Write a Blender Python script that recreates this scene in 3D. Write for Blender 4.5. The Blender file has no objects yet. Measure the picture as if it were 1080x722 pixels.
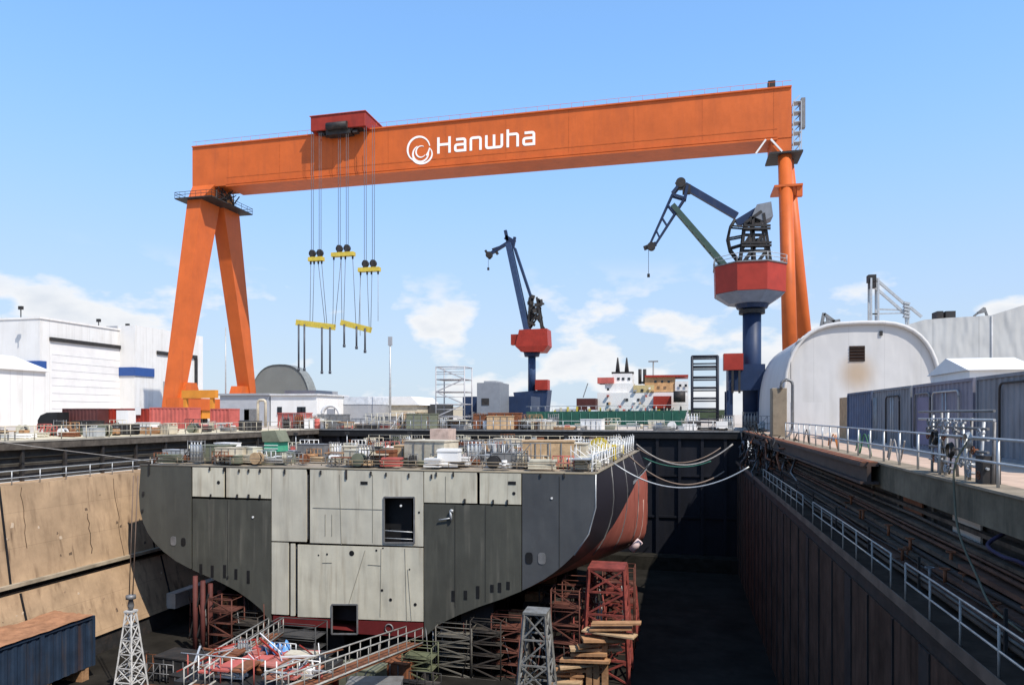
import bpy, math, random
from mathutils import Vector, Matrix
random.seed(7)
R = math.radians
SC = bpy.context.scene
COL = SC.collection

# ------------------------------------------------------------------ camera
CZ = 2.0                      # eye height above the quay (quay = z 0)
F = 745.0                     # focal length in photo pixels (photo 1080 wide)
YAW = math.atan(178.0 / F)    # the camera looks 13.4 degrees left of the dock axis (+Y)
cd = bpy.data.cameras.new('camera'); cam = bpy.data.objects.new('camera', cd); COL.objects.link(cam)
cam.location = (0, 0, CZ); cam.rotation_euler = (R(90), 0, YAW)
cd.sensor_width = 36; cd.lens = 36 * F / 1080; cd.shift_y = (437 - 361) / 1080.0
cd.clip_start = .1; cd.clip_end = 12000
SC.camera = cam

# ------------------------------------------------------------------ light
SUN_AZ = math.atan2(.81, -.59)       # from +Y clockwise
SUN_EL = R(51)
sd = Vector((math.sin(SUN_AZ) * math.cos(SUN_EL), math.cos(SUN_AZ) * math.cos(SUN_EL), math.sin(SUN_EL)))
sl = bpy.data.lights.new('sun', 'SUN'); sl.energy = 4.6; sl.angle = R(.5); sl.color = (1, .93, .83)
so = bpy.data.objects.new('sun', sl); COL.objects.link(so); so.location = (60, -40, 80)
so.rotation_euler = sd.to_track_quat('Z', 'Y').to_euler()

W = bpy.data.worlds.new('World'); SC.world = W; W.use_nodes = True
nt = W.node_tree; nt.nodes.clear()
def N(t, **k):
    n = nt.nodes.new(t)
    for a, b in k.items(): setattr(n, a, b)
    return n
def L(a, b): nt.links.new(a, b)
def M_(op, a, b=None, c=None, clamp=False):
    n = N('ShaderNodeMath', operation=op, use_clamp=clamp)
    for i, v in enumerate((a, b, c)):
        if v is None: continue
        if isinstance(v, (int, float)): n.inputs[i].default_value = v
        else: L(v, n.inputs[i])
    return n.outputs[0]
out = N('ShaderNodeOutputWorld'); bg = N('ShaderNodeBackground'); L(bg.outputs[0], out.inputs[0])
sky = N('ShaderNodeTexSky', sky_type='NISHITA', sun_disc=False, sun_elevation=SUN_EL, sun_rotation=SUN_AZ)
sky.air_density = 1.0; sky.dust_density = .6; sky.ozone_density = 2.2; sky.altitude = 0
bg.inputs[1].default_value = .115
tc = N('ShaderNodeTexCoord'); sep = N('ShaderNodeSeparateXYZ'); L(tc.outputs['Generated'], sep.inputs[0])
# procedural cumulus low in the sky: noise on the view direction, flattened
mp = N('ShaderNodeMapping'); mp.inputs['Scale'].default_value = (1, 1, 2.1); mp.inputs['Location'].default_value = (5.1, .9, 1.3)
L(tc.outputs['Generated'], mp.inputs[0])
n1 = N('ShaderNodeTexNoise'); n1.inputs['Scale'].default_value = 8.5; n1.inputs['Detail'].default_value = 9; n1.inputs['Roughness'].default_value = .52
L(mp.outputs[0], n1.inputs['Vector'])
n2 = N('ShaderNodeTexNoise'); n2.inputs['Scale'].default_value = 1.7; n2.inputs['Detail'].default_value = 2
L(mp.outputs[0], n2.inputs['Vector'])
dens = M_('ADD', n1.outputs[0], M_('MULTIPLY', M_('SUBTRACT', n2.outputs[0], .5), .9))
el = sep.outputs[2]
thr = M_('ADD', .385, M_('MULTIPLY', el, .55))                 # clouds only low down
cl = M_('MULTIPLY', M_('SUBTRACT', dens, thr), 11.0, clamp=True)
top = N('ShaderNodeMapRange', interpolation_type='SMOOTHSTEP'); L(el, top.inputs[0])
top.inputs[1].default_value = .13; top.inputs[2].default_value = .22; top.inputs[3].default_value = 1; top.inputs[4].default_value = 0
cl = M_('MULTIPLY', M_('MULTIPLY', cl, top.outputs[0]), .92)
mixc = N('ShaderNodeMix', data_type='RGBA'); L(cl, mixc.inputs[0])
hz = N('ShaderNodeMapRange', interpolation_type='SMOOTHSTEP'); L(el, hz.inputs[0])   # pale air near the horizon
hz.inputs[1].default_value = -.02; hz.inputs[2].default_value = .62; hz.inputs[3].default_value = .85; hz.inputs[4].default_value = .38
mixh = N('ShaderNodeMix', data_type='RGBA'); L(hz.outputs[0], mixh.inputs[0]); L(sky.outputs[0], mixh.inputs[6]); 
hcol = N('ShaderNodeMix', data_type='RGBA'); hcol.inputs[6].default_value = (4.3, 5.3, 6.5, 1); hcol.inputs[7].default_value = (2.7, 6.1, 12.2, 1)
hr = N('ShaderNodeMapRange', interpolation_type='SMOOTHSTEP'); L(el, hr.inputs[0]); hr.inputs[1].default_value = .02; hr.inputs[2].default_value = .5; L(hr.outputs[0], hcol.inputs[0])
L(hcol.outputs[2], mixh.inputs[7])
L(mixh.outputs[2], mixc.inputs[6])
ccol = N('ShaderNodeMix', data_type='RGBA'); ccol.inputs[6].default_value = (6.9, 6.9, 6.95, 1); ccol.inputs[7].default_value = (4.9, 5.25, 5.8, 1)
L(M_('MULTIPLY', M_('SUBTRACT', dens, M_('ADD', thr, .06)), 4.0, clamp=True), ccol.inputs[0]); L(ccol.outputs[2], mixc.inputs[7])
L(mixc.outputs[2], bg.inputs[0])
SC.view_settings.view_transform = 'Standard'; SC.view_settings.look = 'None'
SC.view_settings.exposure = 0.30; SC.view_settings.gamma = 1; SC.view_settings.use_curve_mapping = False
SC.cycles.max_bounces = 6

# ------------------------------------------------------------------ where a pixel of the photo lies in the world
fw = Vector((-math.sin(YAW), math.cos(YAW), 0)); rt = Vector((math.cos(YAW), math.sin(YAW), 0))
def ray(px, py): return fw + rt * ((px - 540) / F) + Vector((0, 0, (437 - py) / F))
def atY(px, py, Y): r = ray(px, py); return Vector((0, 0, CZ)) + r * (Y / r.y)
def atX(px, py, X): r = ray(px, py); return Vector((0, 0, CZ)) + r * (X / r.x)
def atZ(px, py, Z): r = ray(px, py); return Vector((0, 0, CZ)) + r * ((Z - CZ) / r.z)

# ------------------------------------------------------------------ materials
MATS = {}
def mat(name, c, rough=.7, metal=0, var=.25, scale=1.0, streak=0, dirt=None, bump=.15, dirtamt=.5, spec=.25, runs=None, lines=None, buckle=0):
    if name in MATS: return MATS[name]
    m = bpy.data.materials.new(name); m.use_nodes = True; t = m.node_tree; b = t.nodes['Principled BSDF']
    def n(ty, **k):
        x = t.nodes.new(ty)
        for a, v in k.items(): setattr(x, a, v)
        return x
    lk = t.links.new
    tcn = n('ShaderNodeTexCoord'); geo = n('ShaderNodeNewGeometry')
    no = n('ShaderNodeTexNoise'); no.inputs['Scale'].default_value = scale; no.inputs['Detail'].default_value = 8; no.inputs['Roughness'].default_value = .62
    lk(geo.outputs['Position'], no.inputs['Vector'])
    mr = n('ShaderNodeMapRange'); lk(no.outputs[0], mr.inputs[0]); mr.inputs[1].default_value = .3; mr.inputs[2].default_value = .7
    mr.inputs[3].default_value = 1 - var; mr.inputs[4].default_value = 1 + var * .6
    base = n('ShaderNodeMix', data_type='RGBA', blend_type='MULTIPLY'); base.inputs[0].default_value = 1
    base.inputs[6].default_value = (*c, 1); lk(mr.outputs[0], base.inputs[7]); last = base.outputs[2]
    if dirt is not None:
        mpp = n('ShaderNodeMapping'); mpp.inputs['Scale'].default_value = (1, 1, .12 if streak else 1); lk(geo.outputs['Position'], mpp.inputs[0])
        n2_ = n('ShaderNodeTexNoise'); n2_.inputs['Scale'].default_value = scale * (streak or 1.7); n2_.inputs['Detail'].default_value = 9; n2_.inputs['Roughness'].default_value = .68
        lk(mpp.outputs[0], n2_.inputs['Vector'])
        m2 = n('ShaderNodeMapRange'); lk(n2_.outputs[0], m2.inputs[0]); m2.inputs[1].default_value = .5; m2.inputs[2].default_value = .72
        m2.inputs[3].default_value = 0; m2.inputs[4].default_value = dirtamt
        mx = n('ShaderNodeMix', data_type='RGBA'); lk(m2.outputs[0], mx.inputs[0]); lk(last, mx.inputs[6]); mx.inputs[7].default_value = (*dirt, 1); last = mx.outputs[2]
    if runs:            # narrow rust / water runs: (colour, amount, width scale)
        rc, ra, rs_ = runs
        mq = n('ShaderNodeMapping'); mq.inputs['Scale'].default_value = (1, 1, .05); lk(geo.outputs['Position'], mq.inputs[0])
        n3 = n('ShaderNodeTexNoise'); n3.inputs['Scale'].default_value = rs_; n3.inputs['Detail'].default_value = 4; lk(mq.outputs[0], n3.inputs['Vector'])
        n4 = n('ShaderNodeTexNoise'); n4.inputs['Scale'].default_value = .35; n4.inputs['Detail'].default_value = 5; lk(geo.outputs['Position'], n4.inputs['Vector'])
        m3 = n('ShaderNodeMapRange'); lk(n3.outputs[0], m3.inputs[0]); m3.inputs[1].default_value = .54; m3.inputs[2].default_value = .70; m3.inputs[3].default_value = 0; m3.inputs[4].default_value = ra
        m4 = n('ShaderNodeMapRange'); lk(n4.outputs[0], m4.inputs[0]); m4.inputs[1].default_value = .40; m4.inputs[2].default_value = .58
        mm = n('ShaderNodeMath', operation='MULTIPLY'); lk(m3.outputs[0], mm.inputs[0]); lk(m4.outputs[0], mm.inputs[1])
        mx = n('ShaderNodeMix', data_type='RGBA'); lk(mm.outputs[0], mx.inputs[0]); lk(last, mx.inputs[6]); mx.inputs[7].default_value = (*rc, 1); last = mx.outputs[2]
    if lines:           # sheet joints every so many metres: (axis, period, width, strength)
        ax, per, wdt_, am = lines
        sx = n('ShaderNodeSeparateXYZ'); lk(geo.outputs['Position'], sx.inputs[0])
        md = n('ShaderNodeMath', operation='PINGPONG'); lk(sx.outputs[ax], md.inputs[0]); md.inputs[1].default_value = per/2
        ml_ = n('ShaderNodeMath', operation='LESS_THAN'); lk(md.outputs[0], ml_.inputs[0]); ml_.inputs[1].default_value = wdt_
        m5 = n('ShaderNodeMath', operation='MULTIPLY'); lk(ml_.outputs[0], m5.inputs[0]); m5.inputs[1].default_value = am
        mx = n('ShaderNodeMix', data_type='RGBA'); lk(m5.outputs[0], mx.inputs[0]); lk(last, mx.inputs[6]); mx.inputs[7].default_value = (c[0]*.3, c[1]*.3, c[2]*.3, 1); last = mx.outputs[2]
    lk(last, b.inputs['Base Color'])
    b.inputs['Roughness'].default_value = rough; b.inputs['Metallic'].default_value = metal; b.inputs['Specular IOR Level'].default_value = spec
    if bump:
        bp = n('ShaderNodeBump'); bp.inputs['Strength'].default_value = bump; bp.inputs['Distance'].default_value = .05; lk(no.outputs[0], bp.inputs['Height']); lk(bp.outputs[0], b.inputs['Normal'])
        if buckle:      # plates between frames are never flat
            mb_ = n('ShaderNodeMapping'); mb_.inputs['Scale'].default_value = (1.1, 1, .45); lk(geo.outputs['Position'], mb_.inputs[0])
            nb = n('ShaderNodeTexNoise'); nb.inputs['Scale'].default_value = .8; nb.inputs['Detail'].default_value = 1; lk(mb_.outputs[0], nb.inputs['Vector'])
            b2 = n('ShaderNodeBump'); b2.inputs['Strength'].default_value = 1; b2.inputs['Distance'].default_value = buckle; lk(nb.outputs[0], b2.inputs['Height']); lk(bp.outputs[0], b2.inputs['Normal']); lk(b2.outputs[0], b.inputs['Normal'])
    MATS[name] = m; return m

ORANGE = mat('orange_paint', (.53, .112, .022), .5, var=.14, scale=.25, streak=2, dirt=(.36, .08, .025), dirtamt=.4, bump=.05, runs=((.28,.07,.025), .3, .9), buckle=.04)
ORANGEY = mat('amber_paint', (.62, .24, .03), .5, var=.15, scale=.5, dirt=(.3, .12, .03), dirtamt=.3)
DKRED = mat('dark_red_paint', (.27, .028, .016), .55, var=.2, scale=.5, streak=3, dirt=(.1, .02, .015), dirtamt=.4)
RED = mat('red_paint', (.33, .035, .022), .5, var=.2, scale=.6, dirt=(.2, .03, .02), dirtamt=.4)
PINKRED = mat('faded_red_paint', (.46, .11, .09), .65, var=.25, scale=.8, streak=3, dirt=(.25, .08, .06), dirtamt=.5)
NAVY = mat('navy_paint', (.017, .033, .08), .5, var=.2, scale=.5, streak=3, dirt=(.05, .06, .09), dirtamt=.4)
BLUE = mat('blue_paint', (.025, .065, .15), .55, var=.3, scale=.8, dirt=(.04, .045, .055), dirtamt=.6)
BLUEGREY = mat('blue_grey_paint', (.185, .2, .225), .55, var=.2, scale=.7, streak=3, dirt=(.08, .07, .07), dirtamt=.5)
PURPLEGREY = mat('purple_grey_paint', (.19, .188, .235), .55, var=.2, scale=.7, streak=3, dirt=(.08, .07, .07), dirtamt=.5)
WHITE = mat('white_paint', (.70, .69, .67), .55, var=.08, scale=.4, streak=3, dirt=(.5, .47, .42), dirtamt=.3, bump=.05)
CLAD = mat('white_cladding', (.68, .675, .66), .55, var=.06, scale=.2, streak=3, dirt=(.48, .46, .42), dirtamt=.4, bump=.05, runs=((.4,.37,.32), .35, .6), lines=(1, 2.4, .05, .3))
FABRIC = mat('white_fabric', (.53, .52, .51), .8, var=.08, scale=.2, streak=2, dirt=(.38, .37, .34), dirtamt=.35, bump=.15, runs=((.33,.31,.28), .2, .8), lines=(0, 3.6, .03, .16), buckle=.06)
FABRIC2 = mat('grey_fabric', (.42, .425, .42), .8, var=.1, scale=.2, streak=2, dirt=(.33, .33, .31), dirtamt=.4, lines=(0, 5.0, .05, .3), buckle=.3)
CONC = mat('concrete', (.36, .33, .28), .9, var=.3, scale=.5, dirt=(.18, .15, .12), dirtamt=.6, bump=.4)
CONCL = mat('pale_concrete', (.5, .43, .36), .9, var=.25, scale=.7, dirt=(.3, .26, .22), dirtamt=.5, bump=.3)
STEEL = mat('grey_steel', (.2, .2, .2), .5, .3, var=.3, scale=1.5, dirt=(.12, .08, .06), dirtamt=.4)
GALV = mat('galvanised_steel', (.45, .46, .46), .45, .4, var=.2, scale=2)
DARK = mat('dark_steel', (.035, .034, .034), .6, .2, var=.4, scale=1, dirt=(.09, .06, .045), dirtamt=.5)
BLACK = mat('black_steel', (.012, .012, .013), .6, var=.4, scale=1)
BEIGE = mat('beige_paint', (.52, .46, .35), .7, var=.2, scale=1, dirt=(.25, .2, .15), dirtamt=.5)
TANP = mat('tan_plywood', (.45, .31, .18), .8, var=.3, scale=2, dirt=(.25, .15, .08), dirtamt=.5)
WOOD = mat('timber', (.36, .20, .10), .8, var=.4, scale=3, dirt=(.14, .08, .05), dirtamt=.5)
GREEN = mat('green_paint', (.018, .085, .06), .5, var=.2, scale=.6, streak=3, dirt=(.05, .08, .06), dirtamt=.4)
LGREEN = mat('light_green_paint', (.05, .34, .2), .6, var=.2, scale=1, dirt=(.2, .3, .2), dirtamt=.4)
OLIVE = mat('olive_grey_paint', (.16, .17, .12), .7, var=.25, scale=1, dirt=(.08, .07, .05), dirtamt=.5)
YELLOW = mat('yellow_paint', (.55, .42, .06), .5, var=.2, scale=1.5, dirt=(.25, .18, .05), dirtamt=.5)
RUST = mat('rusty_steel', (.20, .075, .035), .8, var=.4, scale=1.5, dirt=(.08, .035, .02), dirtamt=.6, bump=.3)
TARP = mat('rust_brown_sheet', (.34, .17, .09), .85, var=.4, scale=1, dirt=(.15, .07, .04), dirtamt=.6, bump=.5)
GLASS = mat('dark_glass', (.02, .025, .03), .1, var=.1, bump=0)
GREYW = mat('grey_cladding', (.30, .31, .33), .6, var=.15, scale=.3, streak=3, dirt=(.2, .2, .2), dirtamt=.3)
BLUEBAND = mat('blue_band_paint', (.03, .08, .26), .5, var=.1)
ROPE = mat('grey_rope', (.30, .28, .26), .9, var=.3, scale=3)
HOSE = mat('dark_hose', (.03, .028, .026), .7, var=.4, scale=3)

# ------------------------------------------------------------------ mesh builder
ORG = {}
class MB:
    def __init__(s): s.v = []; s.f = []; s.sm = []
    def add(s, vs, fs, smooth=False):
        k = len(s.v); s.v += [Vector(p) for p in vs]
        for f in fs: s.f.append([k + i for i in f]); s.sm.append(smooth)
        return s
    def box(s, x0, x1, y0, y1, z0, z1):
        x0, x1 = min(x0, x1), max(x0, x1); y0, y1 = min(y0, y1), max(y0, y1); z0, z1 = min(z0, z1), max(z0, z1)
        return s.add([(x0,y0,z0),(x1,y0,z0),(x1,y1,z0),(x0,y1,z0),(x0,y0,z1),(x1,y0,z1),(x1,y1,z1),(x0,y1,z1)],
            [(0,3,2,1),(4,5,6,7),(0,1,5,4),(1,2,6,5),(2,3,7,6),(3,0,4,7)])
    def rbox(s, c, sx, sy, sz, rz=0, rx=0, ry=0):
        m = Matrix.Rotation(rz, 3, 'Z') @ Matrix.Rotation(ry, 3, 'Y') @ Matrix.Rotation(rx, 3, 'X'); c = Vector(c)
        vs = [c + m @ Vector((a*sx/2, b*sy/2, d*sz/2)) for d in (-1,1) for a, b in ((-1,-1),(1,-1),(1,1),(-1,1))]
        return s.add(vs, [(0,3,2,1),(4,5,6,7),(0,1,5,4),(1,2,6,5),(2,3,7,6),(3,0,4,7)])
    def bar(s, p, q, w, h=None):
        h = h or w; p = Vector(p); q = Vector(q); d = (q - p).normalized()
        u = d.cross(Vector((0,0,1)))
        if u.length < .01: u = Vector((1,0,0))
        u.normalize(); v = u.cross(d).normalized()
        vs = [c + u*a*w/2 + v*b*h/2 for c in (p, q) for a, b in ((-1,-1),(1,-1),(1,1),(-1,1))]
        return s.add(vs, [(0,1,2,3),(7,6,5,4),(0,4,5,1),(1,5,6,2),(2,6,7,3),(3,7,4,0)])
    def tube(s, pts, r, n=7, r2=None, cap=True):
        pts = [Vector(p) for p in pts]; rings = []; m = len(pts)
        for i, p in enumerate(pts):
            d = (pts[min(i+1, m-1)] - pts[max(i-1, 0)]).normalized()
            u = d.cross(Vector((0,0,1)))
            if u.length < .05: u = d.cross(Vector((0,1,0)))
            u.normalize(); v = u.cross(d)
            rr = r if r2 is None else r + (r2 - r) * i / (m - 1)
            rings.append([p + (u*math.cos(2*math.pi*k/n) + v*math.sin(2*math.pi*k/n)) * rr for k in range(n)])
        vs = [x for g in rings for x in g]
        fs = [(i*n+k, (i+1)*n+k, (i+1)*n+(k+1)%n, i*n+(k+1)%n) for i in range(m-1) for k in range(n)]
        s.add(vs, fs, True)
        if cap:
            b = len(s.v) - len(vs)
            s.f.append([b+k for k in range(n)]); s.sm.append(False)
            s.f.append([b+(m-1)*n+k for k in reversed(range(n))]); s.sm.append(False)
        return s
    def ring(s, c, r, t, ax='Z', n=20):
        c = Vector(c); pts = []
        for k in range(n+1):
            a = 2*math.pi*k/n; x, y = math.cos(a)*r, math.sin(a)*r
            pts.append(c + (Vector((x,y,0)) if ax=='Z' else Vector((0,x,y)) if ax=='X' else Vector((x,0,y))))
        return s.tube(pts, t, 6, cap=False)
    def prism(s, poly, vec):                 # closed polygon (3-D points) pushed along vec
        poly = [Vector(p) for p in poly]; vec = Vector(vec); n = len(poly)
        return s.add(poly + [p + vec for p in poly], [tuple(range(n)), tuple(range(2*n-1, n-1, -1))] + [(i, n+i, n+(i+1)%n, (i+1)%n) for i in range(n)])
    def lathe(s, c, prof, n=16, a0=0, smooth=True):
        c = Vector(c); vs = [c + Vector((math.cos(a0+2*math.pi*k/n)*r, math.sin(a0+2*math.pi*k/n)*r, z)) for r, z in prof for k in range(n)]
        fs = [(i*n+k, i*n+(k+1)%n, (i+1)*n+(k+1)%n, (i+1)*n+k) for i in range(len(prof)-1) for k in range(n)]
        s.add(vs, fs, smooth); b = len(s.v) - len(vs); m = len(prof)
        s.f.append([b+k for k in reversed(range(n))]); s.sm.append(False)
        s.f.append([b+(m-1)*n+k for k in range(n)]); s.sm.append(False)
        return s
    def sheet(s, grid, smooth=False):
        a = len(grid); b = len(grid[0])
        return s.add([p for g in grid for p in g], [(i*b+j, i*b+j+1, (i+1)*b+j+1, (i+1)*b+j) for i in range(a-1) for j in range(b-1)], smooth)
    def build(s, name, m, parent=None, bevel=0, fixn=True):
        me = bpy.data.meshes.new(name); o = bpy.data.objects.new(name, me); COL.objects.link(o)
        if parent is None:
            xs = [v.x for v in s.v]; ys = [v.y for v in s.v]; zs = [v.z for v in s.v]
            org = Vector(((min(xs)+max(xs))/2, (min(ys)+max(ys))/2, min(zs))); o.location = org
        else:
            org = ORG[parent.name]; o.parent = parent
        ORG[o.name] = org
        me.from_pydata([v - org for v in s.v], [], s.f); me.polygons.foreach_set('use_smooth', s.sm)
        me.materials.append(m)
        if fixn:
            import bmesh
            bm = bmesh.new(); bm.from_mesh(me); bmesh.ops.recalc_face_normals(bm, faces=bm.faces)
            if bevel: bmesh.ops.bevel(bm, geom=bm.edges[:], offset=bevel, segments=1, affect='EDGES')
            bm.to_mesh(me); bm.free()
        me.update(); return o

def tag(o, label=None, cat=None, group=None, kind=None):
    if label: o['label'] = label
    if cat: o['category'] = cat
    if group: o['group'] = group
    if kind: o['kind'] = kind
    return o
def empty(name, loc, label=None, cat=None, group=None):
    o = bpy.data.objects.new(name, None); COL.objects.link(o); o.location = Vector(loc); o.empty_display_size = .3
    ORG[o.name] = Vector(loc); return tag(o, label, cat, group)
def copy_tree(o, parent=None):
    c = o.copy(); COL.objects.link(c)
    if parent: c.parent = parent
    ORG[c.name] = ORG[o.name]
    for ch in [x for x in bpy.data.objects if x.parent == o]: copy_tree(ch, c)
    return c
def copy_to(o, loc, label, rz=0, group=None, scale=1):
    c = copy_tree(o); c.location = Vector(loc); c.rotation_euler.z = rz; c.scale = (scale,)*3; c['label'] = label
    if group: c['group'] = group
    ORG[c.name] = Vector(loc); return c
def catenary(p, q, sag, n=24):
    p = Vector(p); q = Vector(q)
    return [p.lerp(q, t/n) - Vector((0, 0, 4*sag*(t/n)*(1-t/n))) for t in range(n+1)]

# ================================================================== THE SETTING
WX = 6.5; WT = -3.5; QX = 7.8          # right wall face, its walkway level, right quay edge
LXT, LT, LXQ = -46.0, -3.0, -48.2      # left wall top, its level, left quay edge
FL = -16.5; FY = 88.0                  # dock floor, far wall
NY = 3.0
g = MB()
def gr(x0, x1, y0, y1, z=0): g.add([(x0,y0,z),(x1,y0,z),(x1,y1,z),(x0,y1,z)], [(0,1,2,3)])
XL, XR, YB, YT = LXQ, QX, 128.0, 176.0
bx0, bx1 = -45.0, 0.0                   # far basin with the green ship
gr(-4000, XL, -3000, FY); gr(XR, 4000, -3000, FY); gr(XL, XR, -3000, NY)
gr(-4000, 4000, FY, YB); gr(-4000, bx0, YB, YT); gr(bx1, 4000, YB, YT); gr(-4000, 4000, YT, 7000)
tag(g.build('ground', CONCL, fixn=False), kind='structure')
w_ = MB(); w_.add([(bx0-1,YB-1,-4),(bx1+1,YB-1,-4),(bx1+1,YT+1,-4),(bx0-1,YT+1,-4)], [(0,1,2,3)])
tag(w_.build('water', mat('basin_water', (.02, .04, .045), .08, var=.3, bump=.4), fixn=False), kind='structure')
f_ = MB(); f_.add([(-50,NY-2,FL),(12,NY-2,FL),(12,FY+3,FL),(-50,FY+3,FL)], [(0,1,2,3)])
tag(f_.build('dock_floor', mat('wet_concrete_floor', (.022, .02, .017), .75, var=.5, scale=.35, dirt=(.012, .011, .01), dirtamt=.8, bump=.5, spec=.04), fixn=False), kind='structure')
# paved strip along the right quay (warm sunlit paving)
p_ = MB(); p_.add([(QX+.9,5,.006),(13.2,5,.006),(13.2,86,.006),(QX+.9,86,.006)], [(0,1,2,3)])
tag(p_.build('pavement', mat('warm_paving', (.50, .36, .27), .9, var=.2, scale=1.2, dirt=(.32,.24,.19), dirtamt=.5), fixn=False), kind='structure')

# ---- left dock wall: battered concrete, upper and lower lifts with a dark fender groove
TANW = mat('tan_concrete_wall', (.41, .28, .17), .9, var=.3, scale=.45, streak=4.5, dirt=(.25, .165, .10), dirtamt=.75, bump=.7, runs=((.12,.075,.045), .85, 1.8), lines=(2, 2.45, .012, .45))
lw = empty('dock_wall', (LXT, 45, FL), 'tan stained concrete dock wall in full sun left of the ship hull', 'dock wall')
m = MB()
m.prism([(LXT,NY,LT),(LXT+1.0,NY,-9.75),(LXT-2.3,NY,-9.75),(LXT-2.3,NY,LT)], (0,FY-NY,0)); m.build('upper_wall', TANW, lw)
m = MB()
m.prism([(LXT+1.15,NY,-10.45),(LXT+2.4,NY,-15.0),(LXT-1,NY,-15.0),(LXT-1,NY,-10.45)], (0,FY-NY,0)); m.build('lower_wall', TANW, lw)
m = MB(); m.box(LXT-1, LXT+.45, NY, FY, -10.448, -9.752); m.build('groove', BLACK, lw)
m = MB(); m.box(LXT+.9, LXT+1.35, NY, FY, -9.95, -9.7); m.build('ledge', mat('worn_ledge', (.34,.28,.2), .9, var=.4), lw)
m = MB(); m.box(LXT-1, LXT+2.2, NY, FY, FL, -15.02); m.build('plinth', DARK, lw)
for k, yy in enumerate((12, 25, 39.3, 53, 66, 79)):
    m = MB(); m.prism([(LXT+.03,yy,LT),(LXT+1.03,yy,-9.7),(LXT+.8,yy,-9.7),(LXT-.2,yy,LT)], (0,.16,0))
    m.prism([(LXT+1.19,yy+.6,-10.46),(LXT+2.44,yy+.6,-15),(LXT+2.2,yy+.6,-15),(LXT+.95,yy+.6,-10.46)], (0,.16,0)); m.build('joint', BLACK, lw)
for k, (yy, wd, z0, z1) in enumerate(((46.5, .03, -5.8, -8.9), (49.5, .02, -3.3, -9.7), (55.0, .02, -3.1, -9.7), (41.0, .02, -3.2, -7.5))):
    zz = [z0 + (z1-z0)*i/8 for i in range(9)]
    m = MB(); m.tube([(LXT+.02+(LT-z)/6.75, yy+random.uniform(-.12,.12), z) for z in zz], wd, 5); m.build('crack', mat('crack_stain', (.07,.045,.03), .9), lw)
for k in range(60):        # worn pale patches where the facing has spalled
    yy = random.uniform(36, 62); lo = random.random() < .45
    z = random.uniform(-14.2, -11) if lo else random.uniform(-9.4, -4)
    x = LXT + 1.15 + (-10.45-z)*.275 if lo else LXT + (LT-z)/6.75
    n_ = 7; a = [random.uniform(.4, 1) for _ in range(n_)]
    rr = random.uniform(.04, .2)
    m = MB(); m.prism([(x+.012, yy+math.cos(i*2*math.pi/n_)*rr*a[i], z+math.sin(i*2*math.pi/n_)*rr*a[i]*1.5) for i in range(n_)], (-.05,0,0))
    m.build('spalled_patch', [mat('spalled_concrete', (.6,.47,.34), .9), mat('dark_patch', (.16,.11,.075), .9), mat('mid_patch', (.34,.23,.15), .9)][k % 3], lw)

# ---- left gallery under the quay
gl = empty('quay_gallery', (LXQ, 45, LT), 'dark recessed gallery with posts beneath the left quay edge', 'gallery')
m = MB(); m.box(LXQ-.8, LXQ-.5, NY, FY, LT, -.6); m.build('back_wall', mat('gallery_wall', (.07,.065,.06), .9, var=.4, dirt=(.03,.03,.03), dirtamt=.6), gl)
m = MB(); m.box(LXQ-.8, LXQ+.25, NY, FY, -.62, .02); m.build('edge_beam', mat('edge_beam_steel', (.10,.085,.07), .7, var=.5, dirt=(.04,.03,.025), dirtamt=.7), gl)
m = MB(); m.box(LXQ+.12, LXQ+.3, NY, FY, -.06, .08); m.build('edge_strip', CONC, gl)
for k in range(22):
    m = MB(); m.box(LXQ-.1, LXQ+.12, NY+2+k*3.8, NY+2.22+k*3.8, LT, -.62); m.build('post', DARK, gl)
for zz in (-1.2, -1.7, -2.3):
    m = MB(); m.tube([(LXQ-.3, NY, zz), (LXQ-.3, FY, zz)], .07, 6); m.build('pipe', mat('gallery_pipe',(.07,.065,.055),.8), gl)

def railing(x, y0, y1, z, h, step, label, mt=GALV, r=.035, rails=2, cat='railing', gaps=()):
    o = empty('railing', (x, (y0+y1)/2, z), label, cat)
    for k in range(rails):
        m = MB(); zz = z + h*(1 - k/rails); m.tube([(x, y0, zz), (x, y1, zz)], r, 6); m.build('rail', mt, o)
    n = int((y1-y0)/step)
    for k in range(n+1):
        m = MB(); m.tube([(x, y0+k*(y1-y0)/n, z), (x, y0+k*(y1-y0)/n, z+h)], r*1.1, 6); m.build('post', mt, o)
    return o
def railing_x(x0, x1, y, z, h, step, label, mt=GALV, r=.035, rails=2):
    o = empty('railing', ((x0+x1)/2, y, z), label, 'railing')
    for k in range(rails):
        m = MB(); zz = z + h*(1 - k/rails); m.tube([(x0, y, zz), (x1, y, zz)], r, 6); m.build('rail', mt, o)
    n = int((x1-x0)/step)
    for k in range(n+1):
        m = MB(); x = x0+k*(x1-x0)/n; m.tube([(x, y, z), (x, y, z+h)], r*1.1, 6); m.build('post', mt, o)
    return o
railing(LXT-.15, 20, 86, LT, 1.0, 2.2, 'thin grey railing along the top of the tan dock wall', r=.035)
railing(LXQ-.3, 20, 86, .02, 1.1, 2.4, 'pale railing along the left quay edge above the dark gallery', mt=BEIGE, r=.035)

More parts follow.
